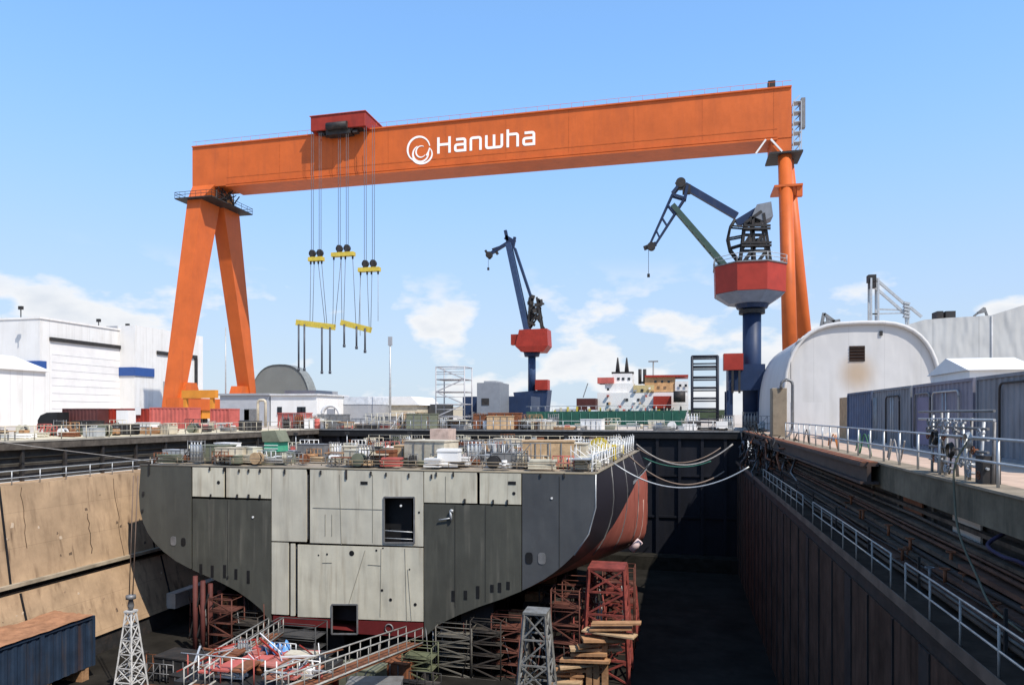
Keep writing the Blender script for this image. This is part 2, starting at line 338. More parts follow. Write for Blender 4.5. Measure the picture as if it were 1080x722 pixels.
# ---- right dock wall
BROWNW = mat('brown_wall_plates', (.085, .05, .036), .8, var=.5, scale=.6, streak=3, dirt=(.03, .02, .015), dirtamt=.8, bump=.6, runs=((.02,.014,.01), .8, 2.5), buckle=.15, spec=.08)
rw = empty('dock_wall', (WX+.5, 45, FL), 'dark brown plated dock wall in shade beneath the lower walkway on the right', 'dock wall')
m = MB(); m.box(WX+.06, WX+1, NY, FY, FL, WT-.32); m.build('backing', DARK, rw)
y = NY; k = 0
while y < FY - .5:
    wdt = 3.05
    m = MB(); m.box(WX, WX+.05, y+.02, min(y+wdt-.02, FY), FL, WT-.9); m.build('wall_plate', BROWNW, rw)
    m = MB(); m.box(WX-.05, WX-.002, y-.04+random.uniform(-.5,.5), y+.02+.5, FL, WT-.9) if k % 3 == 0 else m.box(WX-.06, WX-.002, y-.03, y+.03, FL, WT-.9); m.build('rib', DARK, rw); y += wdt; k += 1
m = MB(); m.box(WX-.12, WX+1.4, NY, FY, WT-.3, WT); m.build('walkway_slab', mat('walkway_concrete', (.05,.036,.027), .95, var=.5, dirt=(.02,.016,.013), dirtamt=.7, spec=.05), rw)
m = MB(); m.box(WX-.13, WX-.1, NY, FY, WT-.28, WT+.05); m.build('walkway_edge', mat('rusty_edge', (.14,.10,.075), .8, var=.4), rw)
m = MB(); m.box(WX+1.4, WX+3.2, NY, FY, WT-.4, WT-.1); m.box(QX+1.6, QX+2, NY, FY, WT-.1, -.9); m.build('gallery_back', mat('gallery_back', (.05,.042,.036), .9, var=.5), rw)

ro = empty('quay_edge_beam', (QX, 45, -1.2), 'deep weathered beam carrying the right quay edge above the pipes', 'quay beam')
m = MB(); m.box(QX, QX+2.2, NY, FY, -.95, 0); m.build('beam', mat('weathered_beam', (.15,.125,.085), .85, var=.5, scale=.8, streak=2, dirt=(.05,.045,.03), dirtamt=.8, bump=.5), ro)
m = MB(); m.box(QX-.05, QX+.9, NY, FY, 0, .07); m.build('coping', mat('coping_stone', (.26,.21,.15), .9, var=.4, dirt=(.1,.09,.06), dirtamt=.6), ro)
# protruding dark crane rail girder on the far half of the edge
m = MB(); y0 = 31
m.box(QX-.75, QX-.06, y0, FY, -.08, .06); m.box(QX-.5, QX-.35, y0, FY, -.7, -.08); m.box(QX-.75, QX-.06, y0, FY, -.8, -.7); m.build('girder', mat('dark_rail_girder', (.06,.045,.04), .6, var=.4, dirt=(.12,.06,.04), dirtamt=.5), ro)
m = MB(); m.box(QX-.7, QX-.1, y0, FY, .062, .1); m.build('girder_cap', RUST, ro)
for k in range(22):
    yy = NY+4+k*3.9
    m = MB(); m.box(QX+.5, QX+.75, yy, yy+.22, WT-.1, -.95); m.build('column', mat('gallery_column', (.10,.08,.06), .8, var=.4), ro)
for k in range(9):
    yy = 7.5 + k*2.5
    if k % 2 == 0: m = MB(); m.box(QX+.44, QX+.5, yy, yy+2.1, -1.7, -.97); m.build('hanging_panel', [PINKRED, CONCL, OLIVE, CONCL, RUST][k//2], ro)
# pipe runs
pr = empty('pipe_rack', (QX, 45, WT), 'long rows of dusty service pipes running under the right quay edge', 'pipe rack')
PIPES = [mat('pipe_brown', (.085,.065,.05), .8, 0, var=.5, dirt=(.04,.03,.025), dirtamt=.7), mat('pipe_grey', (.12,.11,.095), .8, 0, var=.5, dirt=(.05,.04,.03), dirtamt=.7), mat('pipe_dark', (.035,.03,.027), .8, var=.5), mat('pipe_rust', (.11,.055,.035), .85, var=.5, dirt=(.04,.025,.02), dirtamt=.7)]
for k, (x, z, r_) in enumerate([(7.35,-3.30,.08),(7.62,-3.28,.06),(7.85,-2.62,.09),(8.05,-2.15,.07),(8.1,-1.6,.06),(7.25,-3.05,.04),(7.5,-2.86,.035),(7.98,-1.95,.045)]):
    m = MB(); pts = [(x + random.uniform(-.04,.04), NY+i*5, z + random.uniform(-.05,.05)) for i in range(18)]
    m.tube(pts, r_, 8); m.build('pipe', PIPES[k % 4], pr)
LEDGE = mat('grimy_ledge', (.10,.075,.055), .9, var=.5, scale=1.2, streak=2, dirt=(.035,.026,.02), dirtamt=.8, bump=.6, spec=.2)
for x, z, w_1, h_1 in ((7.75,-3.08,.9,.12),(7.95,-2.78,.7,.1),(8.1,-2.38,.6,.14),(8.2,-1.8,.5,.1),(8.28,-1.35,.4,.12)):
    y = NY
    while y < FY:
        l = random.uniform(4, 11); m = MB(); dz = random.uniform(-.03,.03); m.box(x-w_1/2, x+w_1/2, y, min(y+l, FY)-.03, z-h_1/2+dz, z+h_1/2+dz); m.build('ledge', LEDGE if random.random() < .75 else PIPES[3], pr); y += l
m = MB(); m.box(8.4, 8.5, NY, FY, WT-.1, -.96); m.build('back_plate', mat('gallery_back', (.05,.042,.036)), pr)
for k in range(14):
    yy = NY+3.2+k*6
    m = MB(); m.box(7.15, 7.22, yy, yy+.07, WT, -2.4); m.box(7.15, 8.3, yy+.01, yy+.06, -3.47, -3.42)
    m.build('pipe_support', DARK, pr)
for k in range(20):
    yy = random.uniform(9, 40); x = random.choice((7.35, 7.6, 7.85)); z = random.uniform(-3.1, -2.2)
    m = MB(); m.tube([(x,yy,z),(x,yy,z+.35)], .05, 6); m.ring((x,yy,z+.38), .13, .02, n=12); m.build('valve', random.choice([RUST, STEEL, RUST, DARK, DARK]), pr)
LR = mat('worn_white_rail', (.36,.34,.31), .6, var=.3, scale=3, dirt=(.2,.16,.13), dirtamt=.6)
def wall_rail(y0, y1, label):
    return railing(WX-.04, y0, y1, WT+.02, 1.1, 1.95, label, mt=LR, r=.028, cat='railing')
wall_rail(5.2, 12.2, 'pale handrail on the lower walkway nearest the bottom right corner')
wall_rail(12.5, 23, 'long pale handrail midway down the lower walkway beside the pipes')
wall_rail(24.5, 38, 'short pale handrail further along the lower walkway before the tangle of cables')
wall_rail(41, 60, 'faint far handrail on the lower walkway close to the hanging mooring ropes')
q = railing(QX+.35, 6, 60, .07, 1.28, 2.1, 'grey tube railing along the right quay edge in front of the containers', r=.04)

# ---- far dock wall: navy gate with ribs
fwl = empty('dock_gate', (-18, FY, FL), 'tall dark navy ribbed steel gate closing the far end of the dock', 'dock gate')
NAVYD = mat('dark_navy_steel', (.008,.009,.014), .6, var=.4, scale=.3, streak=2, dirt=(.02,.018,.02), dirtamt=.6)
m = MB(); m.box(-50, WX+1.2, FY, FY+1.5, FL, -.9); m.build('plating', NAVYD, fwl)
m = MB(); m.box(-50, WX+1.2, FY-.5, FY+1.5, -.9, -.02); m.build('top_beam', BLACK, fwl)
m = MB(); m.box(-50, WX+1.2, FY-.6, FY-.3, -.1, .1); m.build('top_strip', STEEL, fwl)
x = -48
while x < WX:
    m = MB(); m.box(x, x+.35, FY-.35, FY-.01, FL, -.92); m.build('rib', NAVYD, fwl); x += 2.65
for zz in (-5.5, -10.5):
    m = MB(); m.box(-50, WX, FY-.2, FY-.02, zz, zz+.25); m.build('stringer', NAVYD, fwl)
m = MB(); m.box(-50, WX, FY-2.3, FY, FL, FL+1.6); m.build('sill', mat('sill_concrete', (.025,.023,.019), .95, var=.5, spec=.05), fwl)
m = MB(); m.box(-40, -7, FY-1.9, FY-.4, -1.75, -1.6); m.build('ledge', CONC, fwl)
railing_x(-46, 6, FY-.45, .1, 1.1, 2.2, 'grey railing along the top of the far dock gate', mt=GALV, r=.04)
railing_x(-40, -7, FY-1.85, -1.6, .95, 1.5, 'pale railing on the ledge just below the top of the far gate', mt=BEIGE, r=.035)
m = MB(); m.box(-50, 8, 1, NY, FL, -.01); tag(m.build('dock_wall', CONC), 'grey concrete wall closing the near end of the dock under the viewer', 'dock wall')
# ================================================================== SHIP SECTION IN THE DOCK
SY = 48.0
ship = empty('ship_section', (-24, SY, -14), 'unfinished ship hull block with flat grey and off-white end plates standing in the dock', 'ship section')
OFFW = mat('primer_white', (.51, .48, .39), .65, var=.14, scale=.35, streak=4, dirt=(.33, .30, .24), dirtamt=.6, bump=.12, runs=((.22,.16,.10), .5, 2.2), buckle=.10)
OFFW2 = mat('primer_cream', (.54, .505, .40), .65, var=.14, scale=.45, streak=4, dirt=(.34, .31, .24), dirtamt=.6, bump=.12, runs=((.22,.16,.10), .5, 2.4), buckle=.10)
G1 = mat('primer_dark_grey', (.072, .072, .062), .6, var=.16, scale=.3, streak=4, dirt=(.10, .10, .08), dirtamt=.5, bump=.1, runs=((.14,.135,.11), .5, 2.2), buckle=.09)
G2 = mat('primer_olive_grey', (.066, .066, .055), .6, var=.22, scale=.3, streak=4, dirt=(.10, .10, .08), dirtamt=.6, bump=.1, runs=((.15,.14,.115), .6, 2.6), buckle=.09)
G3 = mat('primer_slate_grey', (.07, .074, .078), .6, var=.14, scale=.3, dirt=(.05, .05, .055), dirtamt=.5, bump=.08, runs=((.11,.11,.11), .3, 2), buckle=.09)
HRED = mat('antifouling_red', (.12, .015, .015), .6, var=.2)
outL = [(148,490.5),(146.5,520),(147.5,538),(151,551),(156,562),(163,572),(172,581),(185,591),(200,599),(220,608),(235,615),(250,623),(263,632),(275,642),(287,657)]
outR = [(447,673),(453,667),(462,659),(472,653.5),(484,648),(505,639.5),(530,631),(545,625),(560,618),(573,611),(585,603),(596,594),(605,585),(613,575),(620,563),(625,550),(627.5,535),(628,520),(628,499.5)]
def interp(pts, x):
    for (a, b), (c, d) in zip(pts, pts[1:]):
        if min(a, c) <= x <= max(a, c) and a != c: return b + (d-b)*(x-a)/(c-a)
    return pts[-1][1]
ytop = lambda x: 490.5 + .0188*(x-148)
def S(px, py, dy=0): return atY(px, py, SY+dy)
def plate(name, polys, mt, label=None, th=.12, dy=0):
    m = MB()
    for poly in polys:
        pts = [S(a, b, dy) for a, b in poly]; m.prism(pts, (0, th, 0))
    o = m.build(name, mt, ship)
    if label: o['label'] = label
    return o
tp = lambda a, b: [(a, ytop(a)), (b, ytop(b))]
plate('bulkhead_plate', [[(148.5, ytop(148))] + outL[1:9] + [(201.5,599.5),(201.5, ytop(201.5))]], G1, 'dark grey outer plate at the left edge with rounded lower corner')
plate('bulkhead_plate', [tp(203,236)+[(236,524),(203,523)]], OFFW2, 'small off-white plate top left')
plate('bulkhead_plate', [tp(238.5,285.5)+[(285.5,525.5),(238.5,524)]], OFFW2, 'small off-white plate beside the top left slot')
plate('bulkhead_plate', [[(203,525.5),(285.5,527.5),(285.5,656)] + [p for p in reversed(outL[9:14])] + [(203,600.5)]], G2, 'dark streaky grey plate under the small white plates')
plate('bulkhead_plate', [tp(286.5,323)+[(323,571),(286.5,570)]], OFFW)
plate('bulkhead_plate', [tp(327,405)+[(405,574.5),(327,572)], tp(405,437)+[(437,524),(405,523)], tp(437,446.3)+[(446.3,576),(437,575.5)], [(405,571.5),(437,572.5),(437,575.5),(405,574.5)]], OFFW, 'large off-white plate with the square doorway')
plate('bulkhead_plate', [[(286.5,571.5),(304,572),(304,648),(286.5,647)]], OFFW)
plate('bulkhead_plate', [[(314,574),(350,575),(350,651),(314,650)], [(350,575),(377,575.8),(377,637),(350,636)], [(377,575.8),(446.3,577.5),(446.3,655),(377,652.5)]], OFFW2, 'large lower off-white plate above the dark hatch')
plate('bulkhead_plate', [[(306.5,573),(310.8,573),(310.8,649),(306.5,649)]], OFFW, 'narrow off-white strip between two slots')
plate('bulkhead_plate', [tp(447.3,502.8)+[(502.8,530.5),(447.3,529.5)]], OFFW2, 'off-white plate with two tabs top centre')
plate('bulkhead_plate', [tp(506,549.5)+[(549.5,531.8),(506,530.7)]], OFFW2, 'small off-white plate with a dark slit')
plate('bulkhead_plate', [[(447.3,531),(549.8,533.3),(549.8,623.0)] + [p for p in reversed(outR[1:7])] + [(447.3,672)]], G2, 'dark olive grey plate with a row of notches')
plate('bulkhead_plate', [tp(550.8,628)+[p for p in reversed(outR[8:-1])] + [(550.8,622.3)]], G3, 'smooth slate grey plate at the right edge')
plate('bottom_strip', [[(377.5,654),(446.3,656.5),(446.3,672),(377.5,668)], [(288,649),(350,653),(350,662),(288,657)]], HRED, 'dark red strip along the bottom')
# dark interior seen through slots: frames and a doorway surround
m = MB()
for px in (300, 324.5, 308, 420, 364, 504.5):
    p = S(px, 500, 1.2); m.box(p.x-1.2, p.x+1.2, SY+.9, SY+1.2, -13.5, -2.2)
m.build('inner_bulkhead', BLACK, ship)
for (a, b, c, d) in ((405,524,437,572), (350,637,377,668)):
    m = MB()
    for p, q in (((a,b),(c,b)),((c,b),(c,d)),((a,b),(a,d)),((a,d),(c,d))): m.bar(S(*p, -.03), S(*q, -.03), .1, .1)
    m.build('opening_frame', STEEL, ship)
m = MB(); m.tube([S(405,559,.05), S(437,561,.05)], .04); m.tube([S(405,567,.05), S(437,568.5,.05)], .03); m.build('opening_rail', GALV, ship)
m = MB()
for px in (324.7, 305, 312.4):
    m.bar(S(px, 500 if px == 324.7 else 574, .25), S(px, 568 if px == 324.7 else 646, .25), .12, .1)
m.build('slot_stiffener', STEEL, ship)
# lugs and tabs along plate edges
for px, py, w, h in [(157,494,.12,.9),(221,494,.1,.25),(236,495,.1,.3),(300,497,.12,.35),(338,498,.12,.3),(365,500,.14,.7),(391,499,.12,.3),(222,522.5,.1,.25),(250,523,.12,.3),(262,523,.14,.3),(274,523.5,.12,.3),(252,496,.1,.25),(262,496,.12,.25),(274,496,.12,.25),(407,500,.1,.25),(431,501,.1,.3),(455,502,.1,.3),(490,528,.14,.3),(520,529,.12,.3),(535,529,.12,.3),(460,500,.1,.3),(478,500,.1,.3),(595,501,.1,.3),(570,501,.1,.25),(151,520,.15,.3),(150,538,.15,.2),(240,608,.1,.2)]:
    p = S(px, py, -.06); m = MB(); m.box(p.x-w/2, p.x+w/2, SY-.09, SY-.005, p.z-h/2, p.z+h/2); m.build('lug', DARK, ship)
for px, py in ((384,509),(540,509)):
    p = S(px, py, -.02); m = MB(); m.box(p.x-.28, p.x+.28, SY-.03, SY-.004, p.z-.11, p.z+.11); m.build('slit', BLACK, ship)
for px, py, r_ in ((230.5,508.5,.14),(542,520,.12),(371,583,.2),(345,584,.08),(403,622,.1),(412,632,.12),(438,637,.12),(397,580,.08),(442,540,.08),(336,585,.06),(432,600,.06),(404,577.5,.06)):
    p = S(px, py); m = MB(); m.tube([(p.x,SY-.02,p.z),(p.x,SY-.004,p.z)], r_, 12); m.build('hole', BLACK, ship)
for px, py in ((267,545),(582,525),(423,533)):
    p = S(px, py); m = MB(); m.tube([(p.x,SY-.06,p.z),(p.x,SY-.004,p.z)], .08, 10); m.build('white_marker', WHITE, ship)
def oval(px, py, w, h, mt, name):
    p = S(px, py); m = MB(); m.prism([(p.x+math.copysign(abs(math.cos(a))**.6,math.cos(a))*w, SY-.035, p.z+math.copysign(abs(math.sin(a))**.6,math.sin(a))*h) for a in [2*math.pi*i/20 for i in range(20)]], (0,.03,0)); m.build(name, mt, ship)
oval(558,588,.26,.4,BLACK,'manhole'); oval(571.5,588.5,.27,.4,STEEL,'manhole_cover')
oval(183,570,.25,.36,STEEL,'manhole_cover'); oval(193.5,571,.2,.32,BLACK,'manhole')
for px, py in ((478,628),(491,627),(504,624),(519,620),(527,619),(536,617),(212,600),(224,602),(237,602),(249,605),(262,608)):
    p = S(px, py); m = MB(); h = random.uniform(.25,.5); m.box(p.x-.12, p.x+.12, SY-.03, SY-.004, p.z-h, p.z+h); m.build('notch', BLACK, ship)
# fine vertical and horizontal weld seams, ladder wires
SEAM = mat('weld_seam', (.25,.235,.19), .7)
for a, b in (((343,542),(343,565)),((350,542),(350,565)),((393,500),(393,572)),((358,500),(360,574)),((402,578),(401,650)),((427,578),(429,655)),((430,600),(434,655)),((385,580),(379,600)),((379,600),(368,636)),((340,593),(350,593)),((388,595),(402,596)),((470,502),(470,530)),((330,535),(404,537))):
    m = MB(); m.bar(S(*a, -.012), S(*b, -.012), .035, .03); m.build('weld_seam', SEAM, ship)
for a, b in (((480,533),(480,640)),((512,533),(512,634)),((240,527),(240,610)),((590,502),(590,598))):
    m = MB(); m.bar(S(*a, -.012), S(*b, -.012), .03, .03); m.build('weld_seam', mat('weld_seam_dark', (.04,.04,.036), .7), ship)
p = S(474, 543); m = MB(); m.tube([S(463,548,-.15), S(476,546,-.15)], .05); m.tube([S(476,548,-.15), S(475,538,-.15)], .09); m.tube([S(475,538,-.15), S(478,539,-.15)], .12); m.build('pad_eye', GALV, ship)
m = MB(); p = S(410.5, 662); m.ring((p.x, SY-.04, p.z), .3, .05, 'Y', 14); m.build('ring_fitting', STEEL, ship)

# hull shell, lofted from the end section to a fuller section further aft
def loft(front, rear, n, y0, y1, ease=1.0):
    g_ = []
    for i in range(n+1):
        t = i/n; e = t
        g_.append([Vector((f.x+(r[0]-f.x)*e, y0+(y1-y0)*t, f.z+(r[1]-f.z)*e)) for f, r in zip(front, rear)])
    return g_
fr = [S(a, b) for a, b in outR]
rr_ = [(-19,-14),(-17,-14),(-15,-14),(-13,-13.9),(-11,-13.7),(-9.5,-13.5),(-8.2,-13.3),(-7.0,-13.0),(-6.0,-12.7),(-5.2,-12.3),(-4.5,-11.9),(-4.0,-11.6),(-3.7,-10.8),(-3.55,-9.8),(-3.5,-8.4),(-3.5,-7.0),(-3.5,-5.2),(-3.8,-3.6),(-4.4,-1.9)]
hm = bpy.data.materials.new('hull_dark_over_red'); hm.use_nodes = True; t_ = hm.node_tree; b_ = t_.nodes['Principled BSDF']; b_.inputs['Roughness'].default_value = .5
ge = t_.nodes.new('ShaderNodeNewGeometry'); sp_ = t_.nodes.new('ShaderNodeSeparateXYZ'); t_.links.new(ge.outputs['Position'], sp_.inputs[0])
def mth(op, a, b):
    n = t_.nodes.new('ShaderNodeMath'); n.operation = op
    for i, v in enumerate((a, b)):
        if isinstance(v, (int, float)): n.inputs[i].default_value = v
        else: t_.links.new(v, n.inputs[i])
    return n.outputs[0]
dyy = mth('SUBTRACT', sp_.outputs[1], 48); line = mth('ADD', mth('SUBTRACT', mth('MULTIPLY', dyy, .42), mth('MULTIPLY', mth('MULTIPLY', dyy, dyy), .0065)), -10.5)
isr = mth('LESS_THAN', sp_.outputs[2], line)  # dark colour above, mottled red below a curved edge that climbs aft
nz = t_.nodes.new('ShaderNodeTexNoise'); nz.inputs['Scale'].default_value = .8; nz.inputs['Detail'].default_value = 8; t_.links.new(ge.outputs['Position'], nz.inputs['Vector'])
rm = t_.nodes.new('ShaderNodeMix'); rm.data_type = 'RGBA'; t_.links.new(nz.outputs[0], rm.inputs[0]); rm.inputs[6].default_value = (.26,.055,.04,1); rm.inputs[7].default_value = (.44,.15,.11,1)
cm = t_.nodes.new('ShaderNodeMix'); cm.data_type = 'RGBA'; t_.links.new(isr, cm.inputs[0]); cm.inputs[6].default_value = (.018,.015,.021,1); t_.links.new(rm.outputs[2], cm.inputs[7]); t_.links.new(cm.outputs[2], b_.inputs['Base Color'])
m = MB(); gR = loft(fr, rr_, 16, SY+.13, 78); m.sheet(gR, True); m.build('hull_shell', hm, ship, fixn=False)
flp = [S(a, b) for a, b in outL]
rl_ = [(-43.5,-1.9),(-44.2,-4),(-44.3,-6),(-44.3,-8),(-44.2,-9.5),(-44,-11),(-43.5,-12.3),(-42.5,-13.2),(-41,-13.8),(-39,-14),(-37,-14),(-35,-14),(-32,-14),(-30,-14),(-28,-14)]
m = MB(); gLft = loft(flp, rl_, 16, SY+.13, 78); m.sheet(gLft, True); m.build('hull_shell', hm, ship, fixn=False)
m = MB(); m.sheet([[gLft[i][-1], gR[i][0]] for i in range(17)]); m.build('hull_bottom', HRED, ship, fixn=False)
m = MB(); e = gR[-1] ; m.add(gLft[-1] + gR[-1], [tuple(range(len(gLft[-1]) + len(gR[-1])))]); m.build('aft_bulkhead', G1, ship, fixn=False)
DZ = -1.9
m = MB()
for i in range(16):
    a, b = gLft[i][0], gR[i][-1]; c, d = gLft[i+1][0], gR[i+1][-1]
    m.add([(a.x,a.y,a.z+.02),(b.x,b.y,b.z+.02),(d.x,d.y,d.z+.02),(c.x,c.y,c.z+.02)], [(0,1,2,3)])
m.build('deck', mat('dusty_deck', (.30,.25,.19), .85, var=.4, scale=.8, dirt=(.14,.11,.09), dirtamt=.7), ship, fixn=False)
m = MB(); m.tube([S(148,490.2,.05), S(628,499.4,.05)], .09, 6); m.tube([gR[i][-1] for i in range(17)], .08, 6); m.build('deck_edge', mat('deck_edge_bar', (.22,.19,.14), .8), ship)
m = MB(); m.tube([S(628.6,500,.0), S(628.3,535,.0), S(621,563,0), S(606,585,0)], .05, 6); m.build('corner_bar', GALV, ship)
# vertical frame lines on the dark side shell
for i in (4, 8, 12):
    m = MB(); m.tube([p + Vector((.03,0,0)) for p in gR[i][11:]], .05, 5); m.build('shell_seam', STEEL, ship)
# stub frames of bare steel where the next block joins (aft red flare)
def gRp(i, j): return gR[i][j]
for i in (12, 14):
    m = MB(); m.tube([gRp(i, j) + Vector((.05,0,0)) for j in range(9, 16)], .035, 5); m.build('shell_seam', mat('pale_seam', (.5,.35,.3), .7), ship)
deckz = lambda px: DZ

# ================================================================== GOLIATH GANTRY CRANE
BY0, BY1 = 141.0, 147.0; BXL, BXR = -109.3, 20.2; BZ0, BZ1 = 54.0, 63.3
gc = empty('gantry_crane', (-45, 144, 0), 'giant orange goliath gantry crane with white lettering on its box girder', 'gantry crane')
gm = MB()
gm.prism([(BXL,BY0,BZ0),(BXL,BY1,BZ0),(BXL,BY1,BZ1),(BXL,BY0,BZ1)], (BXR-BXL,0,0))
girder = gm.build('girder', ORANGE, gc)
m = MB(); m.box(BXL+9, BXR-2.5, BY0-.25, BY0-.02, BZ0+.15, BZ0+.5); m.box(BXL+9, BXR-2.5, BY0-.35, BY1+.3, BZ0-.35, BZ0-.02); m.build('bottom_flange', ORANGE, girder)
m = MB(); m.box(BXL, BXR, BY0-.3, BY1+.3, BZ1+.01, BZ1+.3); m.build('top_flange', ORANGE, girder)
for x in range(-100, 18, 13):
    m = MB(); m.box(x, x+.12, BY0-.025, BY0-.003, BZ0+.55, BZ1-.02); m.build('plate_seam', mat('orange_seam', (.46,.10,.02), .5), girder)
m = MB(); m.box(BXL+9, BXR-2.5, BY0-.04, BY0-.003, BZ0+1.7, BZ0+1.86); m.build('stiffener_line', mat('orange_seam', (.46,.10,.02)), girder)
# girder top railing
m = MB()
for yy in (BY0, BY1): m.tube([(BXL,yy,BZ1+1.3),(BXR,yy,BZ1+1.3)], .035, 5)
for k in range(55):
    x = BXL+1+k*2.35; m.tube([(x,BY0,BZ1+.3),(x,BY0,BZ1+1.3)], .03, 4)
m.build('girder_railing', ORANGE, gc)
m = MB(); m.box(BXR-4.1, BXR-2.8, BY0+.5, BY0+1.8, BZ1+.3, BZ1+1.9); m.build('end_box', DARK, gc)
# left legs (wide plate box legs, A-frame in the travelling direction)
LXC = -106.0
def boxleg(c0, w0, d0, c1, w1, d1):
    m = MB(); v = []
    for (c, w, d) in ((c0, w0, d0), (c1, w1, d1)):
        for a, b in ((-1,-1),(1,-1),(1,1),(-1,1)): v.append((c[0]+a*w/2, c[1]+b*d/2, c[2]))
    m.add(v, [(0,3,2,1),(4,5,6,7),(0,1,5,4),(1,2,6,5),(2,3,7,6),(3,0,4,7)]); return m
def legcorners(foot, footw, footd, top, topw, topd): return boxleg(foot, footw, footd, top, topw, topd)
legcorners((-107.0,131.6,3.6), 3.6, 2.2, (-106.4,141.2,50.5), 3.6, 6.5).build('leg', ORANGE, gc)
legcorners((-105.6,157.4,3.6), 3.4, 2.2, (-105.6,147.9,50.5), 3.4, 6.0).build('leg', ORANGE, gc)
m = boxleg((-106.4,141.2,50.5), 3.6, 6.5, (-106.3,143.6,BZ0+.6), 6.0, 5.0); m.build('leg_head', ORANGE, gc)
m = boxleg((-105.6,147.9,50.5), 3.4, 4.0, (-105.6,146.2,BZ0-.02), 4.0, 2.5); m.build('leg_head', ORANGEY, gc)
m = MB(); m.box(-110.5,-101, 136.6, 152.0, 50.3, 50.55); m.build('platform', DARK, gc)
m = MB()
for z in (51.2, 51.8):
    m.tube([(-110.5,136.6,z),(-101,136.6,z),(-101,152,z),(-110.5,152,z),(-110.5,136.6,z)], .06, 4)
for k in range(8):
    for (a, b) in (((-110.5,136.6),(-101,136.6)), ((-101,136.6),(-101,152))):
        t = k/7; m.tube([(a[0]+(b[0]-a[0])*t, a[1]+(b[1]-a[1])*t, 50.5),(a[0]+(b[0]-a[0])*t, a[1]+(b[1]-a[1])*t, 51.8)], .05, 4)
m.build('platform_railing', DARK, gc)
m = MB()
for k in range(14):
    m.bar((-104+random.uniform(-1,3), 139+random.uniform(-2,9), 50.6), (-103+random.uniform(-1,2), 140+random.uniform(-2,9), 53.8), .2)
m.build('head_bracing', DARK, gc)
# foot beam and bogies
m = MB(); m.box(-107.6,-104.4, 130.5, 158.5, 3.0, 5.6); m.build('foot_beam', ORANGE, gc)
for k, yy in enumerate((134.5, 154.5)):
    m = MB(); m.prism([(-107.6,yy-3,5.6),(-107.6,yy+3,5.6),(-107.6,yy+1.5,9),(-107.6,yy-1.5,9)], (3.3,0,0)); m.build('leg_gusset', ORANGE, gc)
for yy in (132, 136, 140, 149, 153, 157):
    m = MB(); m.box(-107.2,-104.8, yy-1.6, yy+1.6, 1.1, 2.98); b = m.build('bogie', ORANGEY, gc)
    for q in (-.9, .9):
        m = MB(); m.tube([(-106.4,yy+q,.62),(-105.6,yy+q,.62)], .6, 14); m.build('wheel', DARK, b)
# right legs: slim pipes
m = MB(); m.tube([(17.6,143,51.2),(18.6,133,26),(19.0,129,3)], 1.15, 14); m.tube([(17.6,143,51.2),(17.6,143,53)],1.2,14)
m = MB(); m.tube([(19.2,142.6,52.2),(18.9,131.8,2)], 1.25, 16, r2=1.3); m.build('leg', ORANGE, gc)
m = MB(); m.tube([(19.9,144.9,52.2),(26.4,157.5,2)], 1.1, 16, r2=1.7); m.build('leg', ORANGE, gc)
m = MB(); m.box(16.6,20.19,141.1,146.9,51.4,53.99); m.build('leg_head', ORANGE, gc)
m = MB(); m.box(16.2,22.2,140.6,147.5,51.0,51.35); m.build('platform', DARK, gc)
m = MB(); m.box(17.0,22.0,139.6,146.2,44.4,44.8); m.box(21.0,22.0,140,141,42.6,44.41); m.build('platform', ORANGE, gc)
m = MB(); m.bar((15.6,140.7,53.8),(13.8,140.7,51.3),.3); m.bar((16.5,140.7,53.8),(18.5,140.7,51.3),.3); m.build('head_bracing', WHITE, gc)
m = MB(); m.box(16.0,23,130,134,0,2.2); m.box(23.5,27,155,160,0,2.2); m.build('bogie', ORANGEY, gc)
# stair tower on the girder's right end
st = MB()
for x, y in ((BXR+.4,141.6),(BXR+1.8,141.6),(BXR+.4,143.6),(BXR+1.8,143.6)): st.bar((x,y,51.2),(x,y,60.8),.14)
for k in range(6):
    z = 51.3+k*1.9; st.box(BXR+.4,BXR+1.8,141.6,143.6,z,z+.1); st.bar((BXR+.4,141.6,z),(BXR+1.8,143.4,z+1.9),.25,.08)
st.bar((BXR,142.6,56),(BXR+.5,142.6,56),.3)
st.build('stair_tower', GALV, gc)
m = MB(); m.box(BXR+1.85,BXR+2.6,142,143.2,56,61.6); m.build('ladder_cage', STEEL, gc)

# lettering: continuous mitred strokes, 4 cm proud of the plate
def stroke(mb, pts, w, o, sc, y, th=.05, closed=False):
    P2 = [Vector((p[0], p[1])) for p in pts]; n = len(P2); lf, rg = [], []
    for i in range(n):
        if closed: a, b = P2[(i-1) % n], P2[(i+1) % n]
        else: a, b = P2[max(i-1, 0)], P2[min(i+1, n-1)]
        d1 = (P2[i]-a).normalized() if (P2[i]-a).length > 1e-6 else (b-P2[i]).normalized()
        d2 = (b-P2[i]).normalized() if (b-P2[i]).length > 1e-6 else d1
        n1_ = Vector((-d1.y, d1.x)); n2_ = Vector((-d2.y, d2.x)); k = (n1_+n2_).normalized(); c = max(.5, k.dot(n1_))
        ww = w[i] if isinstance(w, list) else w
        lf.append(P2[i]+k*ww/2/c); rg.append(P2[i]-k*ww/2/c)
    tr = lambda p, yy: (o[0]+p.x*sc, yy, o[1]+p.y*sc)
    for i in range(n if closed else n-1):
        j = (i+1) % n
        q4 = [lf[i], lf[j], rg[j], rg[i]]
        mb.add([tr(p, y) for p in q4]+[tr(p, y+th) for p in q4], [(0,1,2,3),(0,4,5,1),(2,6,7,3)] + ([] if closed else ([(0,3,7,4)] if i == 0 else []) + ([(1,5,6,2)] if i == n-2 else [])))
